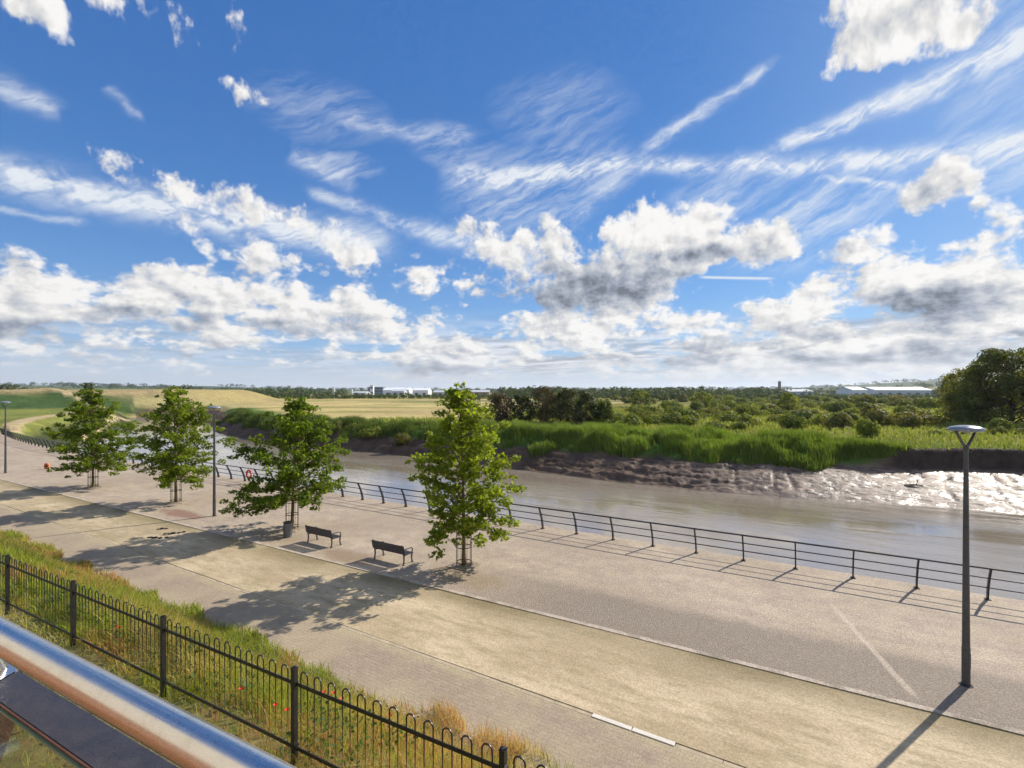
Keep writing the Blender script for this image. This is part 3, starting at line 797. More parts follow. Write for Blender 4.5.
def street_tree(base, H, prof_z, prof_r, seed, leaf, bark, label, lean=(0, 0), low_branch=None, asym=0.0):
    rng = np.random.default_rng(seed)
    root = empty('street_tree', base); tag(root, label, 'tree', 'street trees along the promenade')
    # trunk with a central leader
    zz = np.linspace(0, H * .97, 12)
    wob = np.cumsum(rng.normal(size=(12, 2)) * .035, 0) * (zz / H)[:, None]
    T = np.stack([wob[:, 0] + lean[0] * (zz / H) ** 1.5, wob[:, 1] + lean[1] * (zz / H) ** 1.5, zz - .05], 1)
    tr = np.interp(zz / H, [0, .04, .3, .7, 1], [.115, .085, .070, .035, .008])
    VV, FF, off = [], [], 0
    def addt(p, r, n=7):
        nonlocal off
        v, f = tube_np(p, r, n); VV.append(v); FF.append(f + off); off += len(v)
    addt(T, tr, 9)
    clus = []
    nb = 76; zlo = prof_z[0]
    for i in range(nb):
        f = (i + rng.uniform(-.3, .3)) / nb
        z = zlo + .25 + (H * .95 - zlo - .25) * np.clip(f, 0, 1) ** 1.08
        az = i * 2.39996 + rng.normal() * .35
        tip_up = np.interp(f, [0, .35, 1], [.05, .45, .95])
        zt = min(H * .985, z + rng.uniform(.5, 1.0) * tip_up * np.interp(z, prof_z, prof_r))
        L = np.interp(zt, prof_z, prof_r) * rng.choice([.60, .82, 1.0, 1.06], p=[.2, .3, .35, .15]) * (1 + .11 * math.cos(az - asym))
        z0 = z - .35 * L * np.interp(f, [0, 1], [.1, .6])
        z0 = max(z0, 1.5)
        c0 = np.array([np.interp(z0, zz, T[:, 0]), np.interp(z0, zz, T[:, 1]), z0])
        e = np.array([c0[0] + math.cos(az) * L, c0[1] + math.sin(az) * L, zt - (0.35 if f < .2 else 0.0) * L * rng.uniform(0, .6)])
        q = np.linspace(0, 1, 6)[:, None]
        mid = (c0 + e) / 2 + np.array([0, 0, .16 * L])
        P = (1 - q) ** 2 * c0 + 2 * q * (1 - q) * mid + q ** 2 * e
        addt(P, np.linspace(.030 * (1.1 - f * .6), .006, 6), 5)
        m = max(3, int(L / .27))
        for j in range(m):
            u = .30 + .70 * (j + rng.uniform(.2, .8)) / m
            p = (1 - u) ** 2 * c0 + 2 * u * (1 - u) * mid + u ** 2 * e
            side = rng.normal(size=3) * np.array([.20, .20, .13]) * (1.2 - .3 * u)
            cpos = p + side
            addt(np.array([p, (p + cpos) / 2 + [0, 0, .03], cpos]), np.array([.007, .005, .003]), 3)
            clus.append((cpos, rng.uniform(.15, .36) * (1.0 if L > .8 else .75), u))
    for k in range(4):
        clus.append((T[-1] + np.array([rng.normal() * .16, rng.normal() * .16, -.22 * k + .02]), .13 + .03 * k, 1))
    if low_branch is not None:
        for (dx, dy, dz, n_) in low_branch:
            c0 = np.array([T[2][0], T[2][1], 1.55]); e = np.array([dx, dy, dz])
            q = np.linspace(0, 1, 7)[:, None]; mid = (c0 + e) / 2 + np.array([0, 0, .45])
            addt(((1 - q) ** 2 * c0 + 2 * q * (1 - q) * mid + q ** 2 * e), np.linspace(.024, .005, 7), 5)
            for j in range(n_): clus.append((((.35 + .65 * (j / n_)) * (e - c0)) + c0 + rng.normal(size=3) * .22 + [0, 0, .22 * (1 - j / n_)], rng.uniform(.22, .33), 1))
    Cs, Ns, Sz, Tn = [], [], [], []
    for cpos, rad, u in clus:
        n = int(46 * (rad / .3) ** 1.6)
        d = rand_dirs(n, rng) * (rng.random(n) ** .45)[:, None] * rad * np.array([1.15, 1.15, .62])
        Cs.append(cpos + d); Ns.append(rand_dirs(n, rng, 1.1)); Sz.append(rng.uniform(.085, .165, n)); Tn.append(np.clip(rng.normal(.45, .22, n) + (rng.random() - .5) * .3, 0, 1))
    Cs = np.concatenate(Cs); Ns = np.concatenate(Ns); Sz = np.concatenate(Sz); Tn = np.concatenate(Tn)
    V, Fq = cards(Cs, Ns, Sz, LOBED, rng, .30)
    mesh_np('trunk', np.concatenate(VV), [np.concatenate([f]) for f in FF], bark, root, smooth=True)
    mesh_np('crown', V, [Fq], leaf, root, cols={'tint': np.repeat(Tn, len(LOBED))[:, None].repeat(3, 1)})
    return root

def build_street_trees():
    leaf = foliage_mat('maple_leaf', (.085, .145, .016), (.270, .330, .036), .56, .45)
    bark = weathered('young_bark', (.20, .155, .09), .85, 0, .35, 9, .5, .2)
    street_tree(gp(464, 565.5), 7.25, [1.0, 1.7, 2.3, 3.5, 4.7, 5.9, 6.7, 7.25], [1.15, 1.85, 2.0, 2.2, 2.3, 1.35, .75, .12], 5, leaf, bark,
                'nearest and fullest maple, whose slatted cage stands right of both benches', (-.12, -.1), [(-1.25, -.9, 1.05, 8)], .1)
    street_tree(gp(292, 529), 6.75, [1.1, 1.7, 2.2, 3.6, 5.2, 6.1, 6.75], [1.0, 2.1, 2.7, 2.75, 2.15, 1.1, .15], 12, leaf, bark,
                'wide low-branched maple with the round litter bin at its foot', (.35, 0), [(-2.9, -1.0, 1.25, 14), (-2.2, -1.6, 1.2, 9)], 3.0)
    street_tree(gp(176, 502.5), 7.3, [1.0, 1.6, 2.7, 4.6, 6.3, 6.9, 7.3], [1.2, 2.05, 2.55, 2.35, 1.55, .85, .2], 23, leaf, bark,
                'tall rounded maple close to the left of the middle lamp post', (-.15, 0), None, .2)
    street_tree(gp(93, 487.5), 7.3, [1.0, 1.6, 2.7, 4.2, 5.6, 6.6, 7.3], [1.4, 2.2, 2.75, 2.8, 1.9, 1.2, .2], 37, leaf, bark,
                'farthest maple, standing beside the small orange object on the paving', (-.1, 0), None, .0)

def bush_mesh(name, n, seed, flat=.75, csz=.16, lobes=9, spread=.62):
    """a bush of unit radius made of many leaf-sized faces gathered in clumps"""
    rng = np.random.default_rng(seed)
    cs = []
    for i in range(lobes):
        a = rng.uniform(0, 2 * math.pi); r = spread * math.sqrt(rng.random()); cs.append((r * math.cos(a), r * math.sin(a), rng.uniform(.15, .62) * (1.15 - r * .7), rng.uniform(.28, .46)))
    cs.append((0, 0, .35, .55))
    C, N, S, T = [], [], [], []
    per = n // len(cs)
    for (x, y, z, r) in cs:
        d = rand_dirs(per, rng, .25); rad = r * (1 - .30 * rng.random(per) ** 2.5) * (1 + .22 * np.sin(d[:, 0] * 7 + x * 9) * np.cos(d[:, 1] * 6 + d[:, 2] * 5))
        p = np.array([x, y, z]) + d * rad[:, None] * np.array([1, 1, flat])
        nn = d * 1.0 + rand_dirs(per, rng) * .55; nn /= np.linalg.norm(nn, axis=1, keepdims=True)
        C.append(p); N.append(nn); S.append(rng.uniform(.6, 1.35, per) * csz); T.append(np.clip(rng.normal(.45, .2, per) + rng.normal() * .15, 0, 1))
    C = np.concatenate(C); N = np.concatenate(N); S = np.concatenate(S); T = np.concatenate(T)
    C[:, 2] = np.maximum(C[:, 2], .02)
    V, Fq = cards(C, N, S, RHOMB, rng, .2)
    return V, Fq, np.repeat(T, 4)[:, None].repeat(3, 1)

def place_on(x, y): return float(ground_z(np.array([x]), np.array([y]))[0])

def build_scrub():
    leafA = foliage_mat('scrub_leaf', (.074, .115, .017), (.260, .290, .044), .38, .6, (.15, .14, .038))
    leafD = foliage_mat('dark_leaf', (.034, .046, .014), (.095, .100, .030), .24, .6, (.095, .068, .034))
    protos = []
    for k in range(7):
        V, Fq, T = bush_mesh('bush', 2400, 100 + k, [.75, .62, .9, .7, .55, .8, .7][k], .10, [8, 11, 6, 9, 13, 7, 10][k], [.6, .7, .45, .6, .75, .5, .65][k])
        me = mesh_np('scrub_bush', V, [Fq], leafA, cols={'tint': T})
        protos.append(me)
    meshes = [o.data for o in protos]
    for o in protos: bpy.data.objects.remove(o)
    def put(x, y, r, hz, k, name='scrub_bush', mesh=None, mat=None):
        o = bpy.data.objects.new(name, mesh or meshes[k % 7]); COL.objects.link(o)
        o.location = (x, y, place_on(x, y) - .12 * r); o.scale = (r, r * random.uniform(.85, 1.15), hz / .95); o.rotation_euler = (0, 0, random.uniform(0, 6.28))
        return o
    lab = 'rounded green scrub bush in the thicket beyond the reeds'
    grp = 'scrub bushes of the marsh beyond the reeds'
    # particular ones
    for (px, py, r, h, l, c_) in ((868, 441, 2.1, 3.0, 'dark rounded bush alone at the back edge of the reeds, left of the near lamp', 'bush'),
                                  (908, 433, 2.6, 2.6, 'bright green bush between the lone dark bush and the tall right-hand trees', 'bush')):
        p = gp(px, py, .6); o = put(p[0], p[1], r, h, 2); tag(o, l, c_, grp)
    for i, (px, py, r) in enumerate(((936, 437, 1.1), (962, 436, 1.5), (998, 437, 1.5), (1019, 437, 1.7))):
        p = gp(px, py, .9); o = put(p[0], p[1], r, r * .9, i + 1); tag(o, 'low dark bush on top of the bare earth cliff under the big olive-green tree', 'bush', 'low bushes on top of the earth cliff')
    pts = [(gp(868, 441, .6)[0], gp(868, 441, .6)[1], 2.5), (gp(908, 433, .6)[0], gp(908, 433, .6)[1], 2.6)]
    for (px, py, r) in ((632, 427, 3.4), (652, 425, 3.8), (672, 425, 3.6), (690, 426, 3.0), (612, 423, 3.0), (715, 430, 2.4), (738, 431, 2.0), (748, 427, 3.2), (780, 423, 3.2), (800, 424, 3.6), (822, 425, 3.4), (842, 427, 3.6)):
        p = gp(px, py, .7); pts.append((p[0], p[1], r)); o = put(p[0], p[1], r, r * .92, len(pts)); tag(o, lab, 'bush', grp)
    rng = np.random.default_rng(77); tries = 0; cnt = len(pts)
    while cnt < 175 and tries < 30000:
        tries += 1
        d = 92 * (4.6) ** (rng.random() ** .9); az = math.radians(rng.uniform(4, 47)); x = math.sin(az) * d / math.cos(az) * 1.0 * math.cos(az); y = d * math.cos(az)
        s, t = to_st(x, y)
        if t < float(t_far(s) + mud_w(s)) + 21: continue
        if y > 190 and 20 < x < 75 and rng.random() < .7: continue
        if x > 78 and y < 118 and x / y > .80: continue
        r = rng.uniform(1.5, 3.7) * (1 + d / 420)
        if any((x - a) ** 2 + (y - b) ** 2 < ((r + c_) * .80) ** 2 for a, b, c_ in pts): continue
        # a grassy ride runs through the thicket
        if abs((y - 100) - (x - 38) * .12) < 4.5 and x > 36: continue
        pts.append((x, y, r)); cnt += 1
        o = put(x, y, r, r * rng.uniform(.72, 1.15), int(rng.integers(7))); tag(o, lab, 'bush', grp)
    # left of the meadow and along its edges: low bushes on the far bank
    rng = np.random.default_rng(5)
    for (px, py, r) in ((236, 420, 2.4), (262, 423, 2.2), (285, 425, 2.6), (312, 428, 2.2), (338, 430, 2.6), (352, 431, 2.0), (375, 433, 2.8), (402, 436, 2.5), (218, 417, 2.2), (205, 414, 2.4)):
        p = gp(px, py, -.2); o = put(p[0], p[1], r, r * .9, int(rng.integers(7))); tag(o, 'dark green bush overhanging the far mud bank below the straw meadow', 'bush', 'bushes on the far mud bank below the meadow')
    return leafA, leafD

def tall_tree(base, H, rx, ry, seed, leaf, bark, label, group, n=3600, csz=.42, crown_lo=.12, name='tree', sink=0.0):
    rng = np.random.default_rng(seed); root = empty(name, base); tag(root, label, 'tree', group)
    VV, FF, off = [], [], 0
    def addt(p, r, k=6):
        nonlocal off
        v, f = tube_np(p, r, k); VV.append(v); FF.append(f + off); off += len(v)
    addt(np.array([(0, 0, -.3), (.1, 0, H * .25), (.05, .1, H * .5), (0, 0, H * .8)]), np.array([H * .03, H * .022, H * .015, H * .004]), 8)
    lob = []
    nl = 26 if n < 5000 else 44
    for i in range(nl):
        f = (i + .5) / nl; z = H * (crown_lo + (0.94 - crown_lo) * f)
        rad = math.sqrt(max(0, 1 - ((f - .42) / .62) ** 2))
        a = i * 2.4 + rng.normal() * .4; q = rng.uniform(.35, .85) * rad
        c_ = np.array([math.cos(a) * q * rx, math.sin(a) * q * ry, z]); lob.append((c_, rng.uniform(.24, .40) * min(rx, H * .45)))
        addt(np.array([(0, 0, max(.3, z - H * .15)), c_ * np.array([.5, .5, 1]) - [0, 0, H * .04], c_]), np.array([H * .010, H * .006, H * .002]), 5)
    C, N, S, T = [], [], [], []
    per = n // nl
    for c_, r in lob:
        d = rand_dirs(per, rng, .2); rr = r * (.45 + .62 * rng.random(per) ** .6)
        C.append(c_ + d * rr[:, None] * np.array([1.1, 1.1, .75])); nn = d * 1.0 + rand_dirs(per, rng, .2) * .6
        N.append(nn / np.linalg.norm(nn, axis=1, keepdims=True)); S.append(rng.uniform(.6, 1.4, per) * csz); T.append(np.clip(rng.normal(.45, .2, per) + rng.normal() * .16, 0, 1))
    C = np.concatenate(C); C[:, 2] = np.maximum(C[:, 2], .1); N = np.concatenate(N); S = np.concatenate(S); T = np.concatenate(T)
    V, Fq = cards(C, N, S, RHOMB, rng, .2)
    mesh_np('trunk', np.concatenate(VV), FF, bark, root, smooth=True)
    mesh_np('crown', V, [Fq], leaf, root, cols={'tint': np.repeat(T, 4)[:, None].repeat(3, 1)})
    return root

def build_far_trees(leafA, leafD):
    bark = weathered('old_bark', (.12, .09, .065), .9, 0, .3, 6, .5, .2)
    leafG = foliage_mat('hedge_leaf', (.034, .058, .014), (.10, .125, .03), .24, .6)
    olive = foliage_mat('olive_leaf', (.085, .110, .018), (.275, .265, .052), .36, .6)
    def g(px, py, z=.7):
        p = gp(px, py, z); p[2] = place_on(p[0], p[1]); return p
    # the dark clump by the reeds at the end of the meadow
    grp = 'dark trees clumped at the end of the straw meadow'
    for (px, py, H, rx, sd, lab, lf) in (
            (500, 424, 5.9, 3.1, 1, 'dark tree at the left end of the clump, next to the straw meadow', leafD),
            (522, 424, 5.6, 2.8, 2, 'low dark tree second from the left in the clump by the meadow', leafD),
            (546, 424, 7.4, 3.3, 3, 'tallest brown-green tree in the middle of the dark clump', leafD),
            (567, 424, 6.9, 2.9, 4, 'dark tree just right of the tallest in the clump behind the reeds', leafD),
            (586, 425, 6.3, 3.0, 6, 'dark tree second from the right in the clump behind the reeds', leafD),
            (604, 425, 4.6, 2.6, 7, 'small green tree at the right end of the dark clump', leafA)):
        tall_tree(g(px, py), H, rx, rx, sd, lf, bark, lab, grp, 4200, .28, .06, 'marsh_tree')
    # the big trees at the right edge
    p = gp(1012, 431, .8); p = p * 1.06; p[2] = place_on(p[0], p[1])
    tall_tree(p, 13.0, 10.5, 8.0, 41, olive, bark, 'big dense olive-green tree at the right edge, tallest on the far bank', 'tall trees at the right edge of the far bank', 26000, .36, .05, 'broad_tree')
    p = gp(968, 428, .8) * 1.05; p[2] = place_on(p[0], p[1])
    tall_tree(p, 9.6, 5.5, 5.0, 42, olive, bark, 'lower tree leaning out on the left flank of the big olive-green tree', 'tall trees at the right edge of the far bank', 11000, .33, .04, 'broad_tree')
    p = gp(1082, 432, .8); p[2] = place_on(p[0], p[1])
    tall_tree(p, 12.0, 8.5, 7.0, 43, olive, bark, 'dark tree cut by the right edge behind the big olive-green tree', 'tall trees at the right edge of the far bank', 9000, .42, .06, 'broad_tree')
    # single trees that stand out of the country behind
    grp = 'single trees standing among the fields'
    for (px, py, H, rx, sd, lab) in ((702, 409, 6.5, 5.0, 51, 'round dark tree standing above the scrub, left of the church tower'),
                                     (640, 408, 7, 6.0, 52, 'wide green tree above the scrub behind the pale field strip'),
                                     (788, 412, 6, 3.6, 53, 'upright grey-green tree in the scrub just below the church tower'),
                                     (88, 393.4, 3.6, 2.6, 54, 'lone dark tree on the crest of the straw mound behind the farthest maple'),
                                     (186, 397.5, 4.2, 4.6, 55, 'dark tree on the mound skyline above the second maple'),
                                     (246, 399.5, 8, 8, 56, 'broad dark tree at the right end of the mound'),
                                     (8, 392.7, 13, 14, 57, 'big dark tree on the skyline at the left edge'),
                                     (30, 392.7, 8, 9, 58, 'low dark tree on the left skyline beside the biggest one')):
        z0 = 1.0 if px > 200 else 8.0
        if px <= 200:
            d = {88: 232., 186: 330., 8: 420., 30: 430.}[px]; p = np.array([(px - 512) / F * d, d, 0.0])
        else: p = gp(px, py, .7)
        p[2] = place_on(p[0], p[1])
        tall_tree(p, H, rx, rx, sd, leafG if px < 250 else leafA, bark, lab, grp, 1500, H * .085, .06, 'field_tree')

def build_far_wood():
    """woods and hedgerows of the plain, out to the horizon, read as one mass"""
    m = foliage_mat('far_wood_leaf', (.045, .072, .020), (.125, .155, .040), .22, .7)
    rng = np.random.default_rng(321); TR = []
    def add(x, y, h, w): TR.append((x, y, h, w))
    def hedge(ax, ay, bx, by, h, step, jit=2.0, gap=.06):
        L = math.hypot(bx - ax, by - ay); k = int(L / step)
        for i in range(k):
            if rng.random() < gap: continue
            u = (i + rng.random()) / k
            add(ax + (bx - ax) * u + rng.normal() * jit, ay + (by - ay) * u + rng.normal() * jit, h * rng.choice([.55, .8, 1.0, 1.35], p=[.3, .35, .25, .1]), h * rng.uniform(.5, .85))
    hedge(-245, 432, 70, 446, 4.6, 2.3); hedge(-240, 452, 75, 470, 5.6, 3.0)
    hedge(-400, 520, 120, 560, 5.5, 3.0); hedge(-420, 600, 160, 660, 7.0, 4.5)
    hedge(-520, 420, -330, 470, 7.0, 3.0); hedge(-330, 470, -180, 440, 4.6, 3.0)
    hedge(75, 470, 330, 400, 7, 3.0); hedge(60, 420, 260, 390, 6, 3.0); hedge(90, 520, 420, 470, 8, 3.2); hedge(160, 600, 540, 520, 9, 3.6)
    hedge(80, 640, 600, 600, 9, 4); hedge(-30, 330, 40, 300, 5, 3.0, gap=.3); hedge(40, 330, 210, 300, 5.5, 2.8); hedge(110, 350, 290, 320, 6.0, 2.8)
    for k in range(2300):
        d = 480 * (7.5) ** rng.random(); az = math.radians(rng.uniform(-58, 58))
        if vnoise(np.array([az * 14 + d * .002]), np.array([math.log(d) * 3.3]), 12)[0] < (.52 if az < -.02 else .36): continue
        add(math.tan(az) * d, d, rng.uniform(6, 12) * (1 + d / 3600), rng.uniform(6, 16) * (1 + d / 1500))
    # keep the factory and warehouse fronts in view
    TR2 = []
    for (x, y, h, w) in TR:
        px = 512 + x / y * F
        if (y < 905 and 345 < px < 500) or (y < 665 and 785 < px < 935): h = min(h, 3.6 if y < 700 else 5.5)
        TR2.append((x, y, h, w))
    X = np.array([q[0] for q in TR2]); Y = np.array([q[1] for q in TR2]); H = np.array([q[2] for q in TR2]); W = np.array([q[3] for q in TR2])
    Z = ground_z(X, Y)
    per = 46; n = len(X)
    d = rand_dirs(n * per, rng, .15); rep = lambda a: np.repeat(a, per)
    rad = (.55 + .5 * rng.random(n * per))
    C = np.stack([rep(X) + d[:, 0] * rad * rep(W) * .6, rep(Y) + d[:, 1] * rad * rep(W) * .6, rep(Z) + rep(H) * (.48 + .50 * d[:, 2] * rad)], 1)
    N = d * 1.0 + rand_dirs(n * per, rng) * .5; N /= np.linalg.norm(N, axis=1, keepdims=True)
    S = rng.uniform(.6, 1.3, n * per) * np.minimum(rep(H), rep(W)) * .30
    V, Fq = cards(C, N, S, RHOMB, rng, .2)
    T = np.clip(np.repeat(rng.normal(.42, .22, n), per) + rng.normal(0, .15, n * per), 0, 1)
    ob = mesh_np('far_wood', V, [Fq], m, cols={'tint': np.repeat(T, 4)[:, None].repeat(3, 1)})
    tag(ob, 'dark hedgerows and woods covering the plain out to the horizon', 'woodland', kind='stuff')

def blades(P, h, w, lean, rng, tint_cols, bend=.5):
    """two-piece grass blades: P feet, h heights, w widths, lean (n,2) tip offsets as a share of the height"""
    n = len(P); a = rng.uniform(0, 2 * math.pi, n); wx = np.cos(a) * w / 2; wy = np.sin(a) * w / 2
    lx, ly = lean[:, 0] * h, lean[:, 1] * h
    z = np.zeros(n)
    b0 = P + np.stack([wx, wy, z], 1); b1 = P - np.stack([wx, wy, z], 1)
    mid = P + np.stack([lx * .35, ly * .35, h * .58], 1)
    m0 = mid + np.stack([wx * .75, wy * .75, z], 1); m1 = mid - np.stack([wx * .75, wy * .75, z], 1)
    tip = P + np.stack([lx, ly, h * (1 - .25 * bend * np.hypot(lean[:, 0], lean[:, 1]))], 1)
    V = np.stack([b0, b1, m1, m0, tip], 1).reshape(-1, 3)
    i = np.arange(n)[:, None] * 5
    return V, i + np.array([[0, 1, 2, 3]]), i + np.array([[3, 2, 4]]), np.repeat(tint_cols, 5, 0)

def grass_mat(name, trans=.35):
    m, n = new_mat(name)
    c = n.attr('hue')
    df = n.n.new('ShaderNodeBsdfPrincipled'); n.l.new(c, df.inputs['Base Color']); df.inputs['Roughness'].default_value = .55; df.inputs['Specular IOR Level'].default_value = .3
    tr = n.n.new('ShaderNodeBsdfTranslucent'); n.l.new(n.v('MULTIPLY', c, (1.25, 1.2, .75)), tr.inputs['Color'])
    mx = n.n.new('ShaderNodeMixShader'); mx.inputs[0].default_value = trans
    n.l.new(df.outputs[0], mx.inputs[1]); n.l.new(tr.outputs[0], mx.inputs[2]); n.l.new(mx.outputs[0], n.out.inputs[0])
    return m

def build_reeds():
    rng = np.random.default_rng(8)
    m = grass_mat('reed_blade', .40)
    n = 105000
    s = np.concatenate([rng.uniform(-9.0, 42, int(n * .66)), rng.uniform(42, 150, n - int(n * .66))])
    band = np.interp(s, [-9, -1, 6, 20, 36, 60, 100, 150], [3, 9, 13, 14, 11, 6.5, 6, 5])
    k = rng.random(n); w = k ** .9 * band
    x0 = t_far(s) + mud_w(s)
    # scalloped front edge: clumps push out on to the mud and hold back
    front = (fbm(s * .22, s * 0 + 2, 3, 14) - .5) * 5.5 + (vnoise(s * .8, s * 0 + 5, 15) - .5) * 1.0
    t = x0 + .3 + front * (1 - k) + w
    dens = fbm(s * .35, t * .45, 3, 19)
    P = np.outer(s, U) + np.outer(t, NV)
    patch = fbm(s * .42 + 31, t * .42, 2, 27)
    hgt = (.50 + .75 * dens + 1.40 * sstep(patch, .28, .72)) * np.interp(k, [0, .12, .5, 1], [.62, .92, 1.0, .9]) * np.interp(s, [-9, -5, -1, 40, 70, 150], [.22, .55, .95, 1, .9, .9]) * rng.uniform(.8, 1.12, n)
    keep = rng.random(n) < sstep(dens, .30, .42) * .92 + .08
    P = P[keep]; hgt = hgt[keep]; dens = dens[keep]; s = s[keep]; k = k[keep]; n = len(P)
    z = ground_z(P[:, 0], P[:, 1]); P3 = np.column_stack([P, z - .1])
    g = rng.random(n)[:, None]; pn = fbm(P[:, 0] * .12, P[:, 1] * .12, 3, 23)[:, None]
    c = np.array([.095, .170, .018]) * (1 - g) + np.array([.235, .335, .046]) * g
    c = c * (.75 + .5 * pn); c = np.where(rng.random(n)[:, None] < .10, np.array([.22, .19, .075]), c)
    dk = np.interp(s, [0, 40, 60, 150], [1, .95, .62, .55])[:, None]; c = c * dk
    ln = rng.normal(size=(n, 2)) * .16 + np.array([-.10, -.03])
    V, q, t3, cc = blades(P3, hgt + .1, rng.uniform(.045, .10, n), ln, rng, c)
    ob = mesh_np('reeds', V, [q, t3], m, cols={'hue': cc}); tag(ob, 'bright green reed bed along the top of the muddy far bank', 'reeds', kind='stuff')
    # rough grass of the land behind
    n = 70000
    d = 48 * (4.2) ** rng.random(n); az = np.radians(rng.uniform(-20, 48, n)); x = np.tan(az) * d * .98; y = d
    s, t = to_st(x, y); lim = t_far(s) + mud_w(s) + np.interp(s, [-8, -6, -2, 40, 60, 150], [1.35, 1.8, 8, 9, 5, 5])
    ok = (t > lim) & ~((x < 0) & (y > 118)); x, y = x[ok], y[ok]; n = len(x)
    z = ground_z(x, y); P3 = np.column_stack([x, y, z - .05])
    pn = fbm(x * .06, y * .06, 3, 29)[:, None]; g = rng.random(n)[:, None]
    c = np.array([.13, .185, .030]) * (1 - g) + np.array([.31, .325, .070]) * g
    c = c * (.7 + .7 * pn)
    V, q, t3, cc = blades(P3, rng.uniform(.25, .85, n) * (.6 + .8 * pn[:, 0]), rng.uniform(.10, .26, n) * (y / 90) ** .6, rng.normal(size=(n, 2)) * .3, rng, c)
    ob = mesh_np('rough_grass', V, [q, t3], m, cols={'hue': cc}); tag(ob, 'rough yellow-green grass on the land behind the reeds', 'grass', kind='stuff')

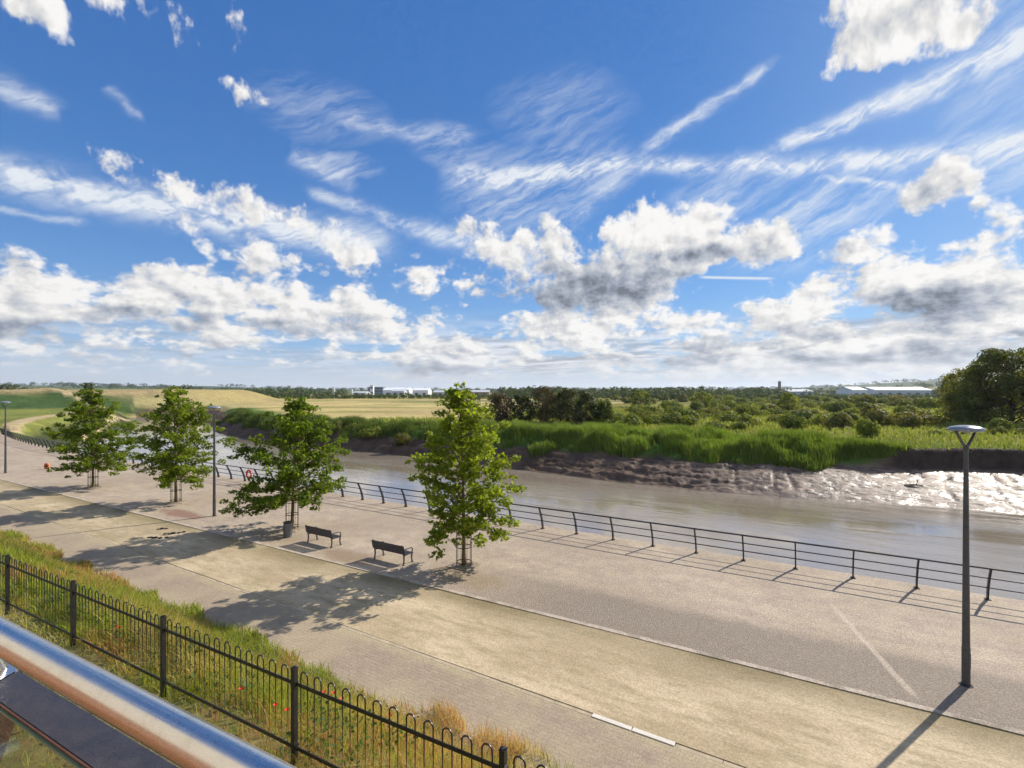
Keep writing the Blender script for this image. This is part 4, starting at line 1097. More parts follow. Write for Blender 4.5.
FENCE_A = np.array([-.08, 4.50]); FENCE_B = np.array([-9.91, 9.82])
def build_verge():
    rng = np.random.default_rng(99)
    m = grass_mat('wild_grass_blade', .48)
    n = 270000
    s = -3.5 + 62 * rng.random(n) ** 1.75
    t = np.where(rng.random(n) < .80, rng.uniform(3.45, 8.9, n), rng.uniform(-.6, 3.6, n))
    edge = 8.45 + (fbm(s * .7, s * 0, 3, 31) - .5) * 1.2
    ok = (t < edge) & (rng.random(n) < .35 + .65 * sstep(fbm(s * 1.3, t * 1.3, 3, 36), .34, .52)); s, t, edge = s[ok], t[ok], edge[ok]; n = len(s)
    near = t < 3.5
    P = np.column_stack([np.outer(s, U) + np.outer(t, NV), bank_z(s, t) - .02])
    dist = np.hypot(P[:, 0], P[:, 1])
    n1 = fbm(s * .35, t * .7, 4, 43); n2 = fbm(s * 1.4 + 3, t * 1.8, 3, 47); g = rng.random(n)
    green = np.array([.12, .20, .020]); lime = np.array([.37, .40, .050]); straw = np.array([.56, .42, .14]); pink = np.array([.56, .28, .14]); dark = np.array([.04, .07, .015]); rust = np.array([.30, .15, .06])
    c = green + (lime - green) * np.clip(g * 1.3, 0, 1)[:, None]
    dry = sstep(n1 + .35 * n2 + .10 * (g - .5) + .13 * sstep(s, 15, 3), .74, .92)
    c = c + (straw - c) * dry[:, None] * (.55 + .4 * rng.random(n))[:, None]
    pk = sstep(fbm(s * .5 + 20, t * .6, 3, 53) + .16 * sstep(s, 14, 2) + .10 * sstep(t, 6.0, 8.2), .56, .74) * (rng.random(n) < .55)
    c = c + (pink - c) * (pk * .8)[:, None]
    c = np.where((rng.random(n) < .06)[:, None], rust, c)
    lowdark = (sstep(fbm(s * .9, t * .9 + 7, 3, 59), .54, .66) * (rng.random(n) < .7) * (t < 6))[:, None]
    c = c + (dark - c) * lowdark * .6
    nearc = np.array([.27, .27, .055])[None] * (.6 + .9 * g)[:, None] + (np.array([.42, .32, .12]) - .0) * (sstep(n2, .42, .60) * .55)[:, None]
    c = np.where(near[:, None], nearc, c)
    h = np.where(near, rng.uniform(.06, .22, n), rng.uniform(.20, .56, n) * (.55 + .95 * n1)) * np.where(t > edge - .9, .62, 1.0)
    h = np.where((t > 3.4) & (t < 3.9), h * .6, h)
    h = np.minimum(h, .52)
    wd = np.clip(dist * .0011, .006, .024) * rng.uniform(.7, 1.3, n)
    ln = rng.normal(size=(n, 2)) * .38 + np.array([-.12, -.05])
    V, q, t3, cc = blades(P, h, wd, ln, rng, c)
    ob = mesh_np('wild_grass', V, [q, t3], m, cols={'hue': cc}); tag(ob, 'long wild grass, green and straw-coloured, covering the bank along the hooped fence', 'grass', kind='stuff')
    # broad-leaved weeds between the fence and the path
    n = 34000
    s = -2 + 40 * rng.random(n) ** 1.8; t = rng.uniform(3.7, 8.0, n)
    k = fbm(s * .8 + 11, t * .9, 3, 67); ok = rng.random(n) < sstep(k, .46, .62); s, t = s[ok], t[ok]; n = len(s)
    C = np.column_stack([np.outer(s, U) + np.outer(t, NV), bank_z(s, t) + rng.uniform(.03, .36, n)])
    N = rand_dirs(n, rng, .9); V, Fq = cards(C, N, rng.uniform(.03, .08, n), np.array([(0, 0), (.28, .3), (.24, .7), (0, 1), (-.24, .7), (-.28, .3)]), rng, .3)
    g = rng.random(n)[:, None]; c = np.array([.04, .085, .018]) * (1 - g) + np.array([.13, .20, .045]) * g
    ob = mesh_np('bank_weeds', V, [Fq], m, cols={'hue': np.repeat(c, 6, 0)}); tag(ob, 'low broad-leaved weeds growing through the grass behind the hooped fence', 'weeds', kind='stuff')
    # sparse tufts and litter of leaves on the sandy strip
    red = weathered('poppy_petal', (.62, .025, .015), .6, 0, .25, 30, .1, .3); stem = weathered('poppy_stem', (.10, .16, .04), .7, 0, .2, 30, .1, .3)
    spots = [(274.5, 706), (286, 711), (323, 693), (332, 694), (341, 700), (240, 690), (389, 716), (118, 628)]
    for i, (px, py) in enumerate(spots):
        z = 2.2
        for _ in range(12):
            p = gp(px, py, z + .36); ss_, tt_ = to_st(p[0], p[1]); z = float(bank_z(np.array([ss_]), np.array([tt_]))[0])
        r = empty('poppy', (p[0], p[1], z)); r.scale = (.82, .82, .86); tag(r, 'small red poppy flower on a thin stem in the long grass behind the hooped fence', 'poppy', 'red poppies in the grass bank')
        b = MB(); b.tube([(0, 0, 0), (.01, .005, .22), (.02, .0, .42)], .004, 5); b.build('stem', stem, r)
        b = MB()
        for k in range(4):
            a = k * math.pi / 2 + .3 * i; ca, sa = math.cos(a), math.sin(a); V = []
            for (u, v_, zz) in ((.004, 0, 0), (.02, .02, .012), (.036, .015, .028), (.041, 0, .030), (.036, -.015, .028), (.02, -.02, .012)):
                V.append((.02 + u * ca - v_ * sa, u * sa + v_ * ca, .42 + zz))
            b.add(V, [[0, 1, 2, 3, 4, 5]])
        b.build('petals', red, r)

build_street_trees()
LA, LD = build_scrub()
build_far_trees(LA, LD)
build_far_wood()
build_reeds()
build_verge()
# ------------------------------------------------------------------ things people made
dark_paint = weathered('dark_grey_paint', (.030, .032, .040), .42, 0, .30, 14, .12, .5)
black_paint = weathered('black_paint', (.016, .016, .018), .40, 0, .3, 14, .10, .5)
galv = weathered('galvanised_steel', (.20, .20, .205), .50, .6, .2, 12, .1, .5)

RAIL_SET = .52
def t_rail(s): return float(t_prom(s)) - RAIL_SET
def lean_off(z): return .40 * (max(0.0, z) / 1.15) ** 1.7

def build_river_railing():
    s0 = 2.54; org = st(s0, t_rail(s0), 0)
    root = empty('river_railing', org); tag(root, 'long dark railing with three rails on curved posts along the river edge', 'railing')
    mb = MB(); zs = [0, .2, .4, .6, .8, 1.0, 1.17]
    # local x along the railing, local -y towards the river, +y inland
    mb.sweep([(0, lean_off(z), z) for z in zs], [.15, .145, .135, .125, .115, .105, .095], .05, (0, 1, 0))
    mb.box((0, .01, .012), (.16, .20, .024))
    for dx in (-.05, .05):
        for dy in (-.06, .08): mb.lathe([(.012, 0), (.012, .016), (.004, .02)], 6, (dx, dy, .024))
    post = mb.build('post', black_paint, root)
    ss = [s0 + 1.907 * k for k in range(-9, 1)]
    s = s0
    while s < 118.5:
        s += 1.907 * (1 if s < 85 else .97); ss.append(s)
    ss = ss[:96]; pts = []
    for i, s in enumerate(ss):
        e = .2; tg = (np.array(st(s + e, t_rail(s + e))) - np.array(st(s - e, t_rail(s - e))))[:2]; tg /= np.linalg.norm(tg)
        p = np.array(st(s, t_rail(s))); rz = math.atan2(tg[1], tg[0])
        pts.append((p, tg)); o = post if i == 0 else post.copy()
        if i: COL.objects.link(o); o.parent = root
        o.location = tuple(p - np.array(org)); o.rotation_euler = (0, 0, rz)
    for z, r in ((.44, .023), (.80, .023), (1.165, .034)):
        path = []
        for p, tg in pts:
            inn = np.array([-tg[1], tg[0]])
            if inn @ NV > 0: inn = -inn
            q = p[:2] + inn * (lean_off(z) + (.0 if z > 1.1 else .055)); path.append((q[0] - org[0], q[1] - org[1], z))
        m = MB(); m.tube(path, r, 8); m.build('rail', black_paint, root, smooth=True)

def build_lamps():
    glass = weathered('lamp_lens', (.30, .31, .31), .25, 0, .08, 10, .05, .5)
    top = weathered('lamp_canopy_paint', (.23, .25, .28), .22, .25, .12, 6, .05, .6)
    pole_m = weathered('lamp_pole_paint', (.080, .084, .092), .38, .2, .25, 8, .08, .5)
    flange_m = weathered('flange_paint', (.05, .052, .056), .8, 0, .3, 8, .2, .2)
    root = empty('street_lamp', (0, 0, 0))
    b = MB(); b.lathe([(.085, 0), (.085, .9), (.080, .93), (.078, 1.0), (.046, 5.66), (.056, 5.67), (.058, 5.80), (.030, 5.83)], 20); pole = b.build('pole', pole_m, root, smooth=True)
    b = MB(); b.lathe([(.135, 0), (.135, .012), (.100, .02), (.09, .05)], 20); b.build('base_flange', flange_m, root, smooth=True)
    b = MB(); b.box((0, -.0815, .62), (.07, .010, .36), bev=.003); b.build('service_door', pole_m, pole)
    head = MB(); head.lathe([(.02, 6.300), (.15, 6.290), (.27, 6.262), (.345, 6.225), (.355, 6.205), (.350, 6.165), (.30, 6.150), (.02, 6.148)], 40); h = head.build('lamp_head', top, root, smooth=True)
    b = MB(); b.lathe([(.0, 6.118), (.10, 6.122), (.15, 6.135), (.16, 6.147)], 28); b.build('lens', glass, h, smooth=True)
    for sgn in (-1, 1):
        b = MB(); b.sweep([(sgn * .030, 0, 5.78), (sgn * .11, 0, 5.86), (sgn * .25, 0, 6.04), (sgn * .315, 0, 6.16)], [.06, .055, .05, .05], .030, (0, 1, 0)); b.build('arm', pole_m, root)
    spots = [(966, 685, .25, 'nearest tall street lamp with flat disc head, on the right of the promenade'),
             (214.3, 516, .1, 'middle tall street lamp with flat disc head, right of the second maple'),
             (5.5, 473, .1, 'farthest street lamp with disc head, at the left edge of the picture')]
    for i, (px, py, rz, lab) in enumerate(spots):
        o = root if i == 0 else copy_tree(root)
        o.location = tuple(gp(px, py)); o.rotation_euler = (0, 0, rz); tag(o, lab, 'street lamp', 'disc-headed street lamps along the promenade')

def build_benches():
    slat = weathered('bench_slat', (.050, .042, .046), .45, 0, .35, 10, .2, .4)
    fr = weathered('bench_frame', (.10, .10, .105), .42, .5, .25, 10, .1, .5)
    root = empty('park_bench', (0, 0, 0)); L = 1.85
    # local x along, local -y towards the river (the sitter faces -y)
    b = MB()
    for k in range(6): b.box((0, -.08 - k * .077, .445 + .004 * abs(k - 2.5)), (L, .062, .028), bev=.006)
    b.build('seat', slat, root)
    b = MB()
    for k in range(6):
        z = .52 + k * .066; b.box((0, .005 + (z - .45) * .22, z), (L, .024, .055), bev=.006)
    b.build('backrest', slat, root)
    for sx in (-1, 1):
        x = sx * (L / 2 - .10); b = MB()
        b.sweep([(x, .02, 0), (x, -.03, .25), (x, -.005, .43), (x, .045, .66), (x, .10, .90)], [.055, .05, .05, .045, .035], .045, (0, 1, 0))
        b.sweep([(x, -.52, 0), (x, -.47, .22), (x, -.50, .43)], .05, .045, (0, 1, 0))
        b.sweep([(x, -.02, .415), (x, -.51, .415)], .045, .03, (1, 0, 0))
        b.box((x, .02, .006), (.10, .12, .012)); b.box((x, -.52, .006), (.10, .12, .012))
        b.build('leg_frame', fr, root)
        b = MB(); b.sweep([(x, .03, .66), (x, -.20, .675), (x, -.46, .66), (x, -.525, .60), (x, -.50, .43)], [.05, .06, .06, .05, .04], .028, (1, 0, 0)); b.build('armrest', fr, root)
    for i, (s, t, lab) in enumerate(((15.2, 15.22, 'dark slatted park bench nearer the fullest maple, right one of the pair'), (19.65, 15.25, 'dark slatted park bench nearer the litter bin, left one of the pair'))):
        o = root if i == 0 else copy_tree(root)
        o.location = st(s, t, 0); o.scale = (1, 1, .93); o.rotation_euler = (0, 0, PHI); tag(o, lab, 'bench', 'park benches facing the river')

def build_guards():
    iron = weathered('guard_iron', (.035, .028, .026), .55, .3, .4, 14, .2, .4)
    grit = weathered('pit_setts', (.31, .25, .185), .9, 0, .35, 5, .6, .2)
    stake = weathered('stake_timber', (.24, .18, .10), .85, 0, .3, 8, .4, .2)
    root = empty('tree_guard', (0, 0, 0)); R_ = .31
    b = MB()
    for k in range(12):
        if k in (3, 9): continue
        a = 2 * math.pi * k / 12; x, y = R_ * math.cos(a), R_ * math.sin(a)
        b.tube([(x, y, .05), (x, y, 1.45), (x * 1.10, y * 1.10, 1.58)], .0085, 6)
    b.build('bars', iron, root)
    for z in (.16, .78, 1.40):
        b = MB(); V = [(R_ * math.cos(a), R_ * math.sin(a), z) for a in np.linspace(0, 2 * math.pi, 33)]; b.sweep(V, .034, .007, (0, 0, 1)); b.build('hoop', iron, root)
    b = MB()
    for i in range(5):
        for j in range(5):
            if (i, j) == (2, 2): continue
            b.box(((i - 2) * .21, (j - 2) * .21, .002 + .005 * ((i * 7 + j * 3) % 3)), (.20, .20, .05), rot=.02 * ((i + j) % 3 - 1), bev=.012)
    b.build('stone_setts', grit, root)
    for i, (px, py, lab) in enumerate(((464, 565.5, 'round iron tree guard around the trunk of the fullest maple, right of the benches'), (292, 529, 'round iron tree guard around the maple beside the litter bin'),
                                       (176, 502.5, 'round iron tree guard around the maple near the middle lamp post'), (93, 487.5, 'round iron tree guard around the farthest maple'))):
        o = root if i == 0 else copy_tree(root)
        o.location = tuple(gp(px, py)); o.rotation_euler = (0, 0, PHI + i * .4); tag(o, lab, 'tree guard', 'iron guards around the street trees')

def build_small():
    grey = weathered('bin_steel', (.17, .175, .19), .45, .4, .2, 10, .1, .5); dk = black_paint
    r = empty('litter_bin', tuple(gp(287.8, 537))); tag(r, 'grey round litter bin standing before the cage of the wide low-branched maple', 'litter bin')
    b = MB(); b.lathe([(.16, 0), (.165, .03), (.19, .05), (.195, .66), (.18, .69)], 24)
    for k in range(18):
        a = 2 * math.pi * k / 18; b.box((.197 * math.cos(a), .197 * math.sin(a), .36), (.012, .022, .52), rot=a)
    b.build('body', grey, r, smooth=True)
    b = MB(); b.lathe([(.205, .69), (.21, .71), (.205, .75), (.12, .77), (.115, .72), (.10, .70)], 24); b.build('rim', dk, r, smooth=True)
    # lifebuoy on the railing
    red = weathered('lifebuoy_red', (.60, .035, .05), .45, 0, .12, 8, .05, .5); wht = weathered('lifebuoy_band', (.34, .02, .03), .6, 0, .1, 8, .05, .4)
    s = 2.54 + 1.907 * 18.35; p = np.array(st(s, t_rail(s) - .42, .72)); r = empty('lifebuoy', tuple(p), PHI); tag(r, 'red lifebuoy hanging on the river railing, half hidden by the low maple branch', 'lifebuoy')
    b = MB(); V = [(.29 * math.cos(a), .0, .29 * math.sin(a)) for a in np.linspace(0, 2 * math.pi, 37)]; b.tube(V, .075, 12, caps=False); b.build('ring', red, r, smooth=True)
    for k in range(4):
        a0 = math.pi / 4 + k * math.pi / 2; b = MB(); V = [(.29 * math.cos(a), 0, .29 * math.sin(a)) for a in np.linspace(a0 - .16, a0 + .16, 6)]; b.tube(V, .079, 12); b.build('band', wht, r, smooth=True)
    # small orange thing on the paving
    org = weathered('orange_plastic', (.66, .17, .04), .55, 0, .15, 9, .1, .4)
    r = empty('orange_ring', tuple(gp(46.8, 469)), PHI + .4); tag(r, 'small orange round object with a dark middle, on the pale paving by the farthest maple', 'ring')
    b = MB(); V = [(.20 * math.cos(a), 0, .27 + .20 * math.sin(a)) for a in np.linspace(0, 2 * math.pi, 29)]; b.tube(V, .085, 10, caps=False); b.build('rim', org, r, smooth=True)
    b = MB(); b.lathe([(.0, -.04), (.15, -.03), (.15, .03), (.0, .04)], 20); h = b.build('middle', weathered('dark_rubber', (.07, .03, .02), .8), r, smooth=True); h.rotation_euler = (R(90), 0, 0); h.location = (0, 0, .27)
    b = MB(); b.box((0, 0, .02), (.42, .16, .04), bev=.01); b.build('foot', org, r)
    # dark litter on the sand
    lit = weathered('sodden_litter', (.035, .026, .022), .9, 0, .4, 9, .6, .2)
    def clump(px, py, size, n, seed, lab):
        rng = random.Random(seed); b = MB()
        for i in range(n):
            u = (i / max(1, n - 1) - .5) * 2; x = u * size[0] + rng.uniform(-.05, .05); y = u * size[1] + rng.uniform(-.08, .08); q = rng.uniform(.05, .12)
            b.lathe([(0.001, .07 * q / .15), (q * .6, .055 * q / .15), (q, .01), (q * 1.08, -.02)], 9, (x, y, rng.uniform(0, .02)))
        o = b.build('litter_clump', lit, None, smooth=True); p = gp(px, py); o.location = (p[0], p[1], -.015); o.rotation_euler = (0, 0, 0); tag(o, lab, 'debris', 'dark debris on the sandy strip')
    clump(156, 537.5, (.50, -.02), 7, 2, 'dark low debris lying in the tree shadow on the sand, larger left piece')
    clump(174, 533, (.34, .16), 5, 3, 'dark low debris lying in the tree shadow on the sand, right piece beside the larger')
    clump(163, 528.5, (.14, .05), 3, 4, 'smallest dark debris, a spot just above the two longer pieces on the sand')
    # driftwood on the mud
    wood = weathered('driftwood', (.30, .25, .19), .9, 0, .3, 6, .5, .2)
    for (px, py, L, rz, lab) in ((823, 466, 2.6, .55, 'pale driftwood log slanting at the top of the mud below the reeds'), (914, 478, 1.5, -.4, 'short dark driftwood stump on the bright wet mud left of the near lamp'),
                                 (778, 480, 1.2, .2, 'small driftwood piece lying low on the mud under the reeds')):
        p = gp(px, py, -1.2); z = place_on(p[0], p[1])
        r = empty('driftwood_log', (p[0], p[1], z + .10), rz); tag(r, lab, 'driftwood', 'driftwood on the muddy bank')
        b = MB(); k = np.linspace(-L / 2, L / 2, 7); b.tube([(x, .08 * math.sin(x * 2), .10 * x / L + .04 * math.cos(x * 3)) for x in k], np.linspace(.13, .05, 7), 8)
        b.build('log', wood, r, smooth=True); b = MB(); b.tube([(L * .1, 0, .05), (L * .22, .12, .35), (L * .26, .2, .6)], [.05, .035, .015], 6); b.build('branch', wood, r, smooth=True)

def build_fence():
    d = FENCE_B - FENCE_A; bay = np.linalg.norm(d) / 4; d = d / np.linalg.norm(d); rz = math.atan2(d[1], d[0])
    base = FENCE_A - d * bay; zb = 2.80
    root = empty('hooped_fence', (base[0], base[1], zb), rz); tag(root, 'black hoop-topped metal fence along the crest of the grass bank', 'fence')
    post = MB(); post.box((0, 0, .45), (.055, .055, 1.26)); post.box((0, 0, 1.085), (.062, .062, .012)); post.lathe([(.035, 0), (.030, .012), (.0, .02)], 4, (0, 0, 1.09))
    for z in (.18, .905):
        post.box((.034, 0, z), (.014, .05, .06)); post.box((-.034, 0, z), (.014, .05, .06)); post.lathe([(.010, 0), (.010, .012)], 6, (.034, -.034, z))
    post = post.build('post', black_paint, root)
    pm = MB(); n = 12; gap = bay / (n * 2 + 1); hw = gap / 2
    pm.box((bay / 2, 0, .905), (bay - .07, .010, .042)); pm.box((bay / 2, 0, .16), (bay - .07, .010, .042))
    for k in range(n):
        c = gap * (1.5 + 2 * k) - gap * .0
        arc = [(c + hw * math.cos(a), 0, 1.02 + hw * math.sin(a)) for a in np.linspace(0, math.pi, 9)]
        pm.tube([(c + hw, 0, .08)] + arc + [(c - hw, 0, .08)], .0085, 6)
    panel = pm.build('hoop_panel', black_paint, root, smooth=True)
    for i in range(11):
        o = post if i == 0 else post.copy()
        if i: COL.objects.link(o); o.parent = root
        o.location = (i * bay, 0, 0)
        if i < 10:
            o = panel if i == 0 else panel.copy()
            if i: COL.objects.link(o); o.parent = root
            o.location = (i * bay, 0, 0)

HR = .45
def build_balcony():
    a0 = np.array([-2.098, 2.049]) * HR; a1 = np.array([-1.219, 1.587]) * HR
    ax = (a1 - a0) / np.linalg.norm(a1 - a0); nn = np.array([-ax[1], ax[0]])
    if nn[1] < 0: nn = -nn
    rz = math.atan2(ax[1], ax[0]); base = a0
    # local x runs to the right along the rail, local y away from the building; origin on the rail axis' plan line
    steel, n = new_mat('polished_steel')
    co = n.coord('Object'); sc = n.noise(n.v('MULTIPLY', co, (2.0, 90, 90)), 1.0, 3, .6); du = n.noise(co, 40, 4, .7)
    base_c = n.mix(n.ss(du, .45, .75, 0, .5), (.66, .655, .64), (.52, .48, .44))
    principled(n, base_c, n.ss(sc, .3, .7, .20, .32), 1.0, n.bump(sc, .05, .002))
    root = empty('balcony_railing', (base[0], base[1], CAM_Z - HR - 1.1), rz); tag(root, 'polished steel handrail over a flat dark metal rail in the near left corner', 'railing')
    Z = 1.1
    b = MB(); b.tube([(x, 0, Z) for x in np.linspace(-2.2, 2.6, 13)], .025, 32); b.build('handrail', steel, root, smooth=True)
    flat_m = weathered('dark_anodised', (.050, .048, .062), .50, .3, .2, 30, .1, .4)
    xb = .04
    y0, y1, zt = -.017, .040, Z - .095
    def poly(name, pts, z0, z1, mat, par):
        m = MB(); k = len(pts); m.add([(x, y, z0) for x, y in pts] + [(x, y, z1) for x, y in pts], [list(range(k))[::-1], [k + i for i in range(k)]] + [[i, (i + 1) % k, k + (i + 1) % k, k + i] for i in range(k)])
        return m.build(name, mat, par)
    fr = poly('flat_rail', [(FLX0 + .03, y0), (2.6, y0), (2.6, y1), (FLX0, y1)], zt - .010, zt, flat_m, root)
    poly('rail_lip', [(FLX0 + .03, y0 - .004), (2.6, y0 - .004), (2.6, y0 - .0005), (FLX0 + .03, y0 - .0005)], zt - .0045, zt - .001, weathered('rust_red_gasket', (.075, .032, .024), .7), fr)
    pl = poly('bracket_plate', [(FLX0 - .30, y0), (FLX0 + .026, y0), (FLX0 - .004, y1), (FLX0 - .30, y1)], zt - .008, zt + .001, steel, root)
    gl, n = new_mat('toughened_glass')
    tr = n.n.new('ShaderNodeBsdfTransparent'); tr.inputs[0].default_value = (.90, .95, .92, 1); gs = n.n.new('ShaderNodeBsdfGlossy'); gs.inputs['Roughness'].default_value = .02
    fz = n.n.new('ShaderNodeFresnel'); fz.inputs[0].default_value = 1.45; mx = n.n.new('ShaderNodeMixShader'); n.l.new(n.m('MULTIPLY', fz.outputs[0], .3), mx.inputs[0]); n.l.new(tr.outputs[0], mx.inputs[1]); n.l.new(gs.outputs[0], mx.inputs[2]); n.l.new(mx.outputs[0], n.out.inputs[0])
    edge = weathered('glass_edge', (.10, .22, .19), .15, 0, .1, 20, .02, .6)
    b = MB(); b.box((.2, -.0125, zt - .50), (4.6, .008, .954)); g = b.build('glass_panel', gl, root)
    b = MB(); b.box((.2, -.0215, zt - .0075), (4.6, .004, .004)); b.build('glass_edge', edge, g)
    st_m = weathered('stanchion_bronze', (.075, .058, .055), .45, .5, .4, 20, .3, .5)
    for k in (-1, 0, 1):
        x = FLX0 - .035 + k * 1.35
        b = MB(); b.sweep([(x, .03, zt - .012), (x + .004, .02, zt - .10), (x + .010, -.05, zt - .30), (x + .014, -.09, zt - .60), (x + .014, -.09, 0.0)], .05, .012, (0, 1, 0)); s_ = b.build('stanchion', st_m, root)
        b = MB(); b.tube([(x, .028, zt), (x, .012, zt + .04), (x, 0, Z - .022)], .008, 10); b.build('rail_stem', steel, root, smooth=True)
        b = MB(); b.tube([(x + .012, -.06, zt - .16), (x + .012, .008, zt - .16)], .019, 18); b.tube([(x + .012, .006, zt - .16), (x + .012, .012, zt - .16)], .024, 18); b.build('glass_clamp', steel, s_, smooth=True)
    # unseen building added behind: its wall and deck give the rail something to mirror
    bl = empty('added_reflection_building', (base[0] - nn[0] * 1.9, base[1] - nn[1] * 1.9, 2.8), rz); tag(bl, 'cream wall with brick base, added unseen behind the viewer for the steel handrail to mirror', 'building')
    cream = weathered('cream_render', (.54, .49, .41), .9, 0, .1, 2, .2, .2); deck_m = weathered('deck_board', (.30, .13, .055), .65, 0, .3, 5, .3, .3); glz = weathered('window_glass', (.03, .035, .04), .08, 0, .1, 3, .02, .6)
    b = MB(); b.box((0, -.15, 6.15), (16, .3, 4.3)); b.build('wall', cream, bl)
    b = MB(); b.box((0, -.14, 1.85), (16, .3, 4.3)); b.build('brick_plinth', weathered('orange_brick', (.30, .165, .105), .85, 0, .3, 6, .3, .2), bl)  # added for the orange lower band in the rail's reflection
    b = MB()
    for k in range(13): b.box((0, .07 + k * .128, 2.66), (7.0, .12, .03), bev=.004)
    b.box((0, .85, 2.55), (7.0, 1.62, .16)); b.build('balcony_deck', deck_m, bl)
    b = MB(); b.box((1.2, .012, 3.75), (1.8, .02, 2.1)); b.build('balcony_door', glz, bl)
FLX0 = -.044

def build_far_buildings():
    white = weathered('white_cladding', (.78, .78, .80), .5, 0, .06, .3, .05, .4); pale = weathered('pale_grey_cladding', (.52, .55, .60), .5, 0, .1, .3, .05, .4)
    blue = weathered('blue_grey_cladding', (.16, .20, .27), .5, 0, .15, .3, .05, .4); brown = weathered('brick_red_cladding', (.33, .21, .17), .7, 0, .15, .3, .05, .3)
    dk = weathered('dark_opening', (.05, .055, .06), .4, 0, .1, .5, .05, .5); roof = weathered('grey_roof', (.50, .51, .52), .5, 0, .1, .3, .05, .4); stone = weathered('tower_stone', (.12, .11, .10), .9, 0, .2, .5, .1, .2)
    def shed(px0, px1, ytop, D, depth, wall, roofm, lab, grp, pitch=.12, name='warehouse', doors=3, eave=None):
        x0 = (px0 - 512) / F * D; x1 = (px1 - 512) / F * D; w = x1 - x0; zt = CAM_Z + (HZ - ytop) * D / F
        zb = place_on((x0 + x1) / 2, D) - 1.0
        r = empty(name, ((x0 + x1) / 2, D + depth / 2, zb)); tag(r, lab, 'building', grp)
        H = zt - zb; rh = min(H * .3, max(.6, depth * pitch)); he = H - rh
        b = MB(); b.add([(-w / 2, -depth / 2, 0), (w / 2, -depth / 2, 0), (w / 2, depth / 2, 0), (-w / 2, depth / 2, 0), (-w / 2, -depth / 2, he), (w / 2, -depth / 2, he), (w / 2, depth / 2, he), (-w / 2, depth / 2, he), (-w / 2, 0, H - .15), (w / 2, 0, H - .15)],
                        [[3, 2, 1, 0], [0, 1, 5, 4], [2, 3, 7, 6], [1, 2, 6, 9, 5], [3, 0, 4, 8, 7]]); b.build('wall', wall, r)
        b = MB(); o = .8
        b.add([(-w / 2 - o, -depth / 2 - o, he - .25), (w / 2 + o, -depth / 2 - o, he - .25), (w / 2 + o, 0, H), (-w / 2 - o, 0, H), (w / 2 + o, depth / 2 + o, he - .25), (-w / 2 - o, depth / 2 + o, he - .25)], [[0, 1, 2, 3], [3, 2, 4, 5]]); b.build('roof', roofm, r)
        for k in range(doors):
            b = MB(); xx = -w / 2 + w * (k + .5) / doors; b.box((xx, -depth / 2 - .06, min(3.0, he * .4)), (min(5, w / doors * .5), .12, min(5.0, he * .7))); b.build('loading_door', dk, r)
        return r
    G = 'buildings of the industrial estate on the skyline'
    shed(383, 409, 387.4, 900, 40, white, white, 'long white factory shed on the skyline right of the blue-grey block', G)
    shed(412.5, 428, 387.6, 880, 40, white, white, 'brightest white factory shed on the skyline, left of the nearest maple top', G, doors=2)
    shed(433, 448, 390.3, 860, 40, pale, roof, 'low grey-roofed factory shed on the skyline behind the nearest maple top', G)
    shed(464, 489, 390.0, 820, 40, brown, roof, 'low brick-red shed on the skyline left of the dark tree clump', G)
    shed(392, 404, 389.2, 860, 26, pale, pale, 'pale grey low annexe in front of the long white factory shed', G, doors=2)
    shed(353, 366, 391.3, 840, 30, pale, roof, 'low grey shed on the skyline left of the blue-grey block', G, doors=2)
    # block with a white stair tower
    def block(px0, px1, ytop, D, depth, m, lab, name='factory_block', rows=3, cols=5):
        x0 = (px0 - 512) / F * D; x1 = (px1 - 512) / F * D; w = x1 - x0; zt = CAM_Z + (HZ - ytop) * D / F; zb = place_on((x0 + x1) / 2, D) - 1
        r = empty(name, ((x0 + x1) / 2, D + depth / 2, zb)); tag(r, lab, 'building', G); H = zt - zb
        b = MB(); b.box((0, 0, H / 2), (w, depth, H)); b.build('wall', m, r)
        b = MB(); b.box((0, 0, H + .3), (w + .8, depth + .8, .6)); b.build('parapet', roof, r)
        for i in range(rows):
            b = MB(); b.box((0, -depth / 2 - .05, H * (i + .6) / rows), (w * .84, .12, H / rows * .35)); b.build('window_band', dk, r)
        return r
    block(368, 383, 387.2, 930, 30, blue, 'blue-grey square factory block on the skyline')
    block(370, 373, 385.6, 900, 8, white, 'slim white tower rising in front of the blue-grey block', 'stair_tower', 2)
    def silo(px, ytop, D, rad, lab):
        x = (px - 512) / F * D; zt = CAM_Z + (HZ - ytop) * D / F; zb = place_on(x, D) - 1; r = empty('silo', (x, D, zb)); tag(r, lab, 'silo', 'pale silos on the skyline')
        H = zt - zb; b = MB(); b.lathe([(rad, 0), (rad, H - 1.5)], 20); b.build('barrel', white, r, smooth=True); b = MB(); b.lathe([(rad * 1.03, H - 1.5), (rad * .5, H - .3), (.2, H)], 20); b.build('cap', pale, r, smooth=True)
    silo(334, 386.6, 880, 1.9, 'tall pale silo farthest left among the skyline buildings'); silo(352, 388.6, 880, 1.7, 'shorter pale silo between the tall one and the blue-grey block')
    G2 = 'warehouses on the right-hand skyline'
    shed(853, 867, 386.6, 640, 34, white, white, 'white-fronted warehouse on the skyline, left end of the long pale roof', G2, doors=2)
    shed(876, 932, 386.8, 660, 40, pale, white, 'very long pale-roofed warehouse on the skyline left of the big olive tree', G2, doors=6)
    shed(790, 814, 389.0, 700, 36, pale, roof, 'pale grey warehouse half hidden by trees, right of the church tower', G2)
    # church tower
    D = 1250; x = (779.5 - 512) / F * D; zb = place_on(x, D) - 1; H = CAM_Z + (HZ - 381.5) * D / F - zb
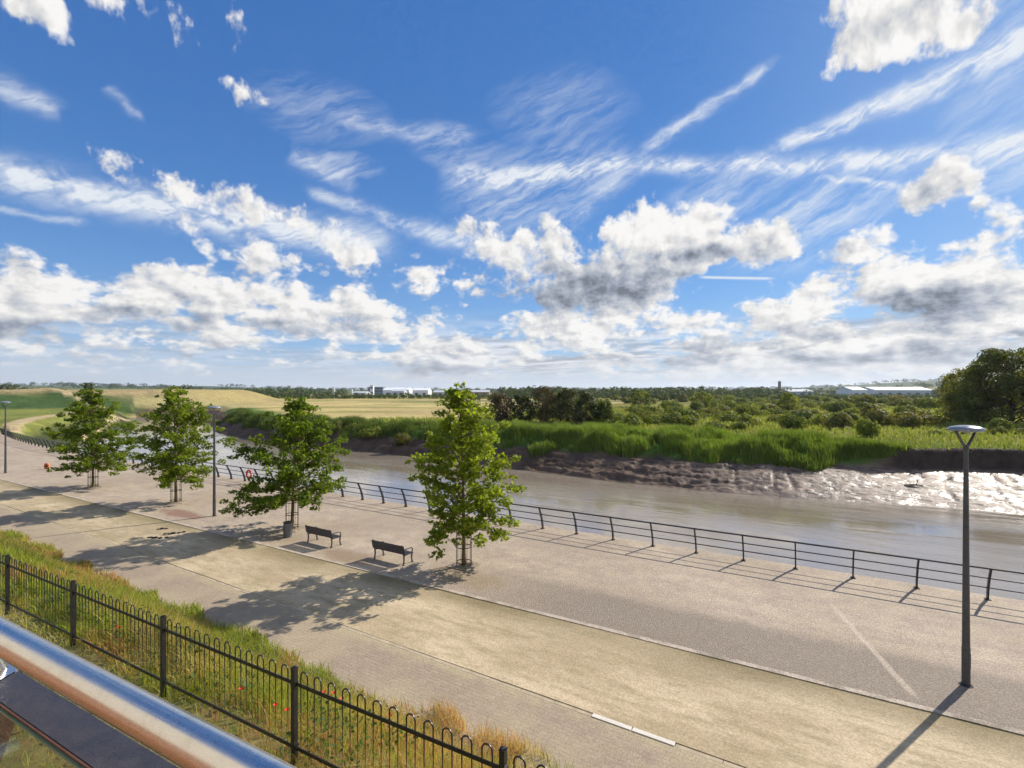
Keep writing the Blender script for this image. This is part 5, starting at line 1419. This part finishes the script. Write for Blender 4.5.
    r = empty('church_tower', (x, D, zb), .5); tag(r, 'small dark square church tower above the trees on the skyline', 'church tower')
    b = MB(); b.box((0, 0, H / 2), (5.4, 5.4, H), taper=.94); b.build('shaft', stone, r)
    for sx in (-1, 1):
        for sy in (-1, 1):
            b = MB(); b.box((sx * 2.3, sy * 2.3, H + 1.3), (.8, .8, 2.6), taper=.1); b.build('pinnacle', stone, r)
    b = MB(); b.box((0, -2.58, H - 4), (1.4, .12, 3.0)); b.build('belfry_opening', dk, r)
    # masts
    for i, (px, ytop, D) in enumerate(((62, 380.5, 1500), (196, 383.5, 1600))):
        x = (px - 512) / F * D; zb = place_on(x, D) - 1; H = CAM_Z + (HZ - ytop) * D / F - zb
        r = empty('power_pylon', (x, D, zb)); tag(r, ('thin lattice pylon on the skyline above the straw mound' if i == 0 else 'thin lattice pylon on the skyline above the second maple'), 'pylon', 'power pylons on the left skyline')
        b = MB()
        for sx, sy in ((-1, -1), (1, -1), (1, 1), (-1, 1)): b.tube([(sx * H * .09, sy * H * .09, 0), (sx * H * .03, sy * H * .03, H * .55), (0, 0, H)], .22, 4)
        for k in range(7):
            z0 = H * k / 8; z1 = H * (k + 1) / 8; f = lambda z: H * (.09 - .06 * min(1, z / H / .55)) if z < H * .55 else H * .03 * (1 - (z / H - .55) / .45)
            b.tube([(-f(z0), -f(z0), z0), (f(z1), -f(z1), z1)], .12, 4); b.tube([(f(z0), -f(z0), z0), (-f(z1), -f(z1), z1)], .12, 4)
        b.build('lattice', galv, r); b = MB()
        for z in (.62, .76, .9): b.tube([(-H * .13, 0, H * z), (0, 0, H * (z + .03)), (H * .13, 0, H * z)], .2, 4)
        b.build('cross_arms', galv, r)

build_river_railing(); build_lamps(); build_benches(); build_guards(); build_small(); build_fence(); build_balcony(); build_far_buildings()

def build_haze():
    m = bpy.data.materials.new('haze_air'); m.use_nodes = True; m.node_tree.nodes.clear(); n = NT(m.node_tree)
    o = n.n.new('ShaderNodeOutputMaterial'); v = n.n.new('ShaderNodeVolumePrincipled')
    v.inputs['Color'].default_value = (.80, .88, 1.0, 1); v.inputs['Density'].default_value = .00007; v.inputs['Anisotropy'].default_value = .3
    n.l.new(v.outputs[0], o.inputs['Volume'])
    b = MB(); b.box((0, 0, 70), (19400, 19400, 156)); ob = b.build('haze', m); tag(ob, 'thin blue summer haze over the plain', 'haze', kind='stuff')
build_haze()
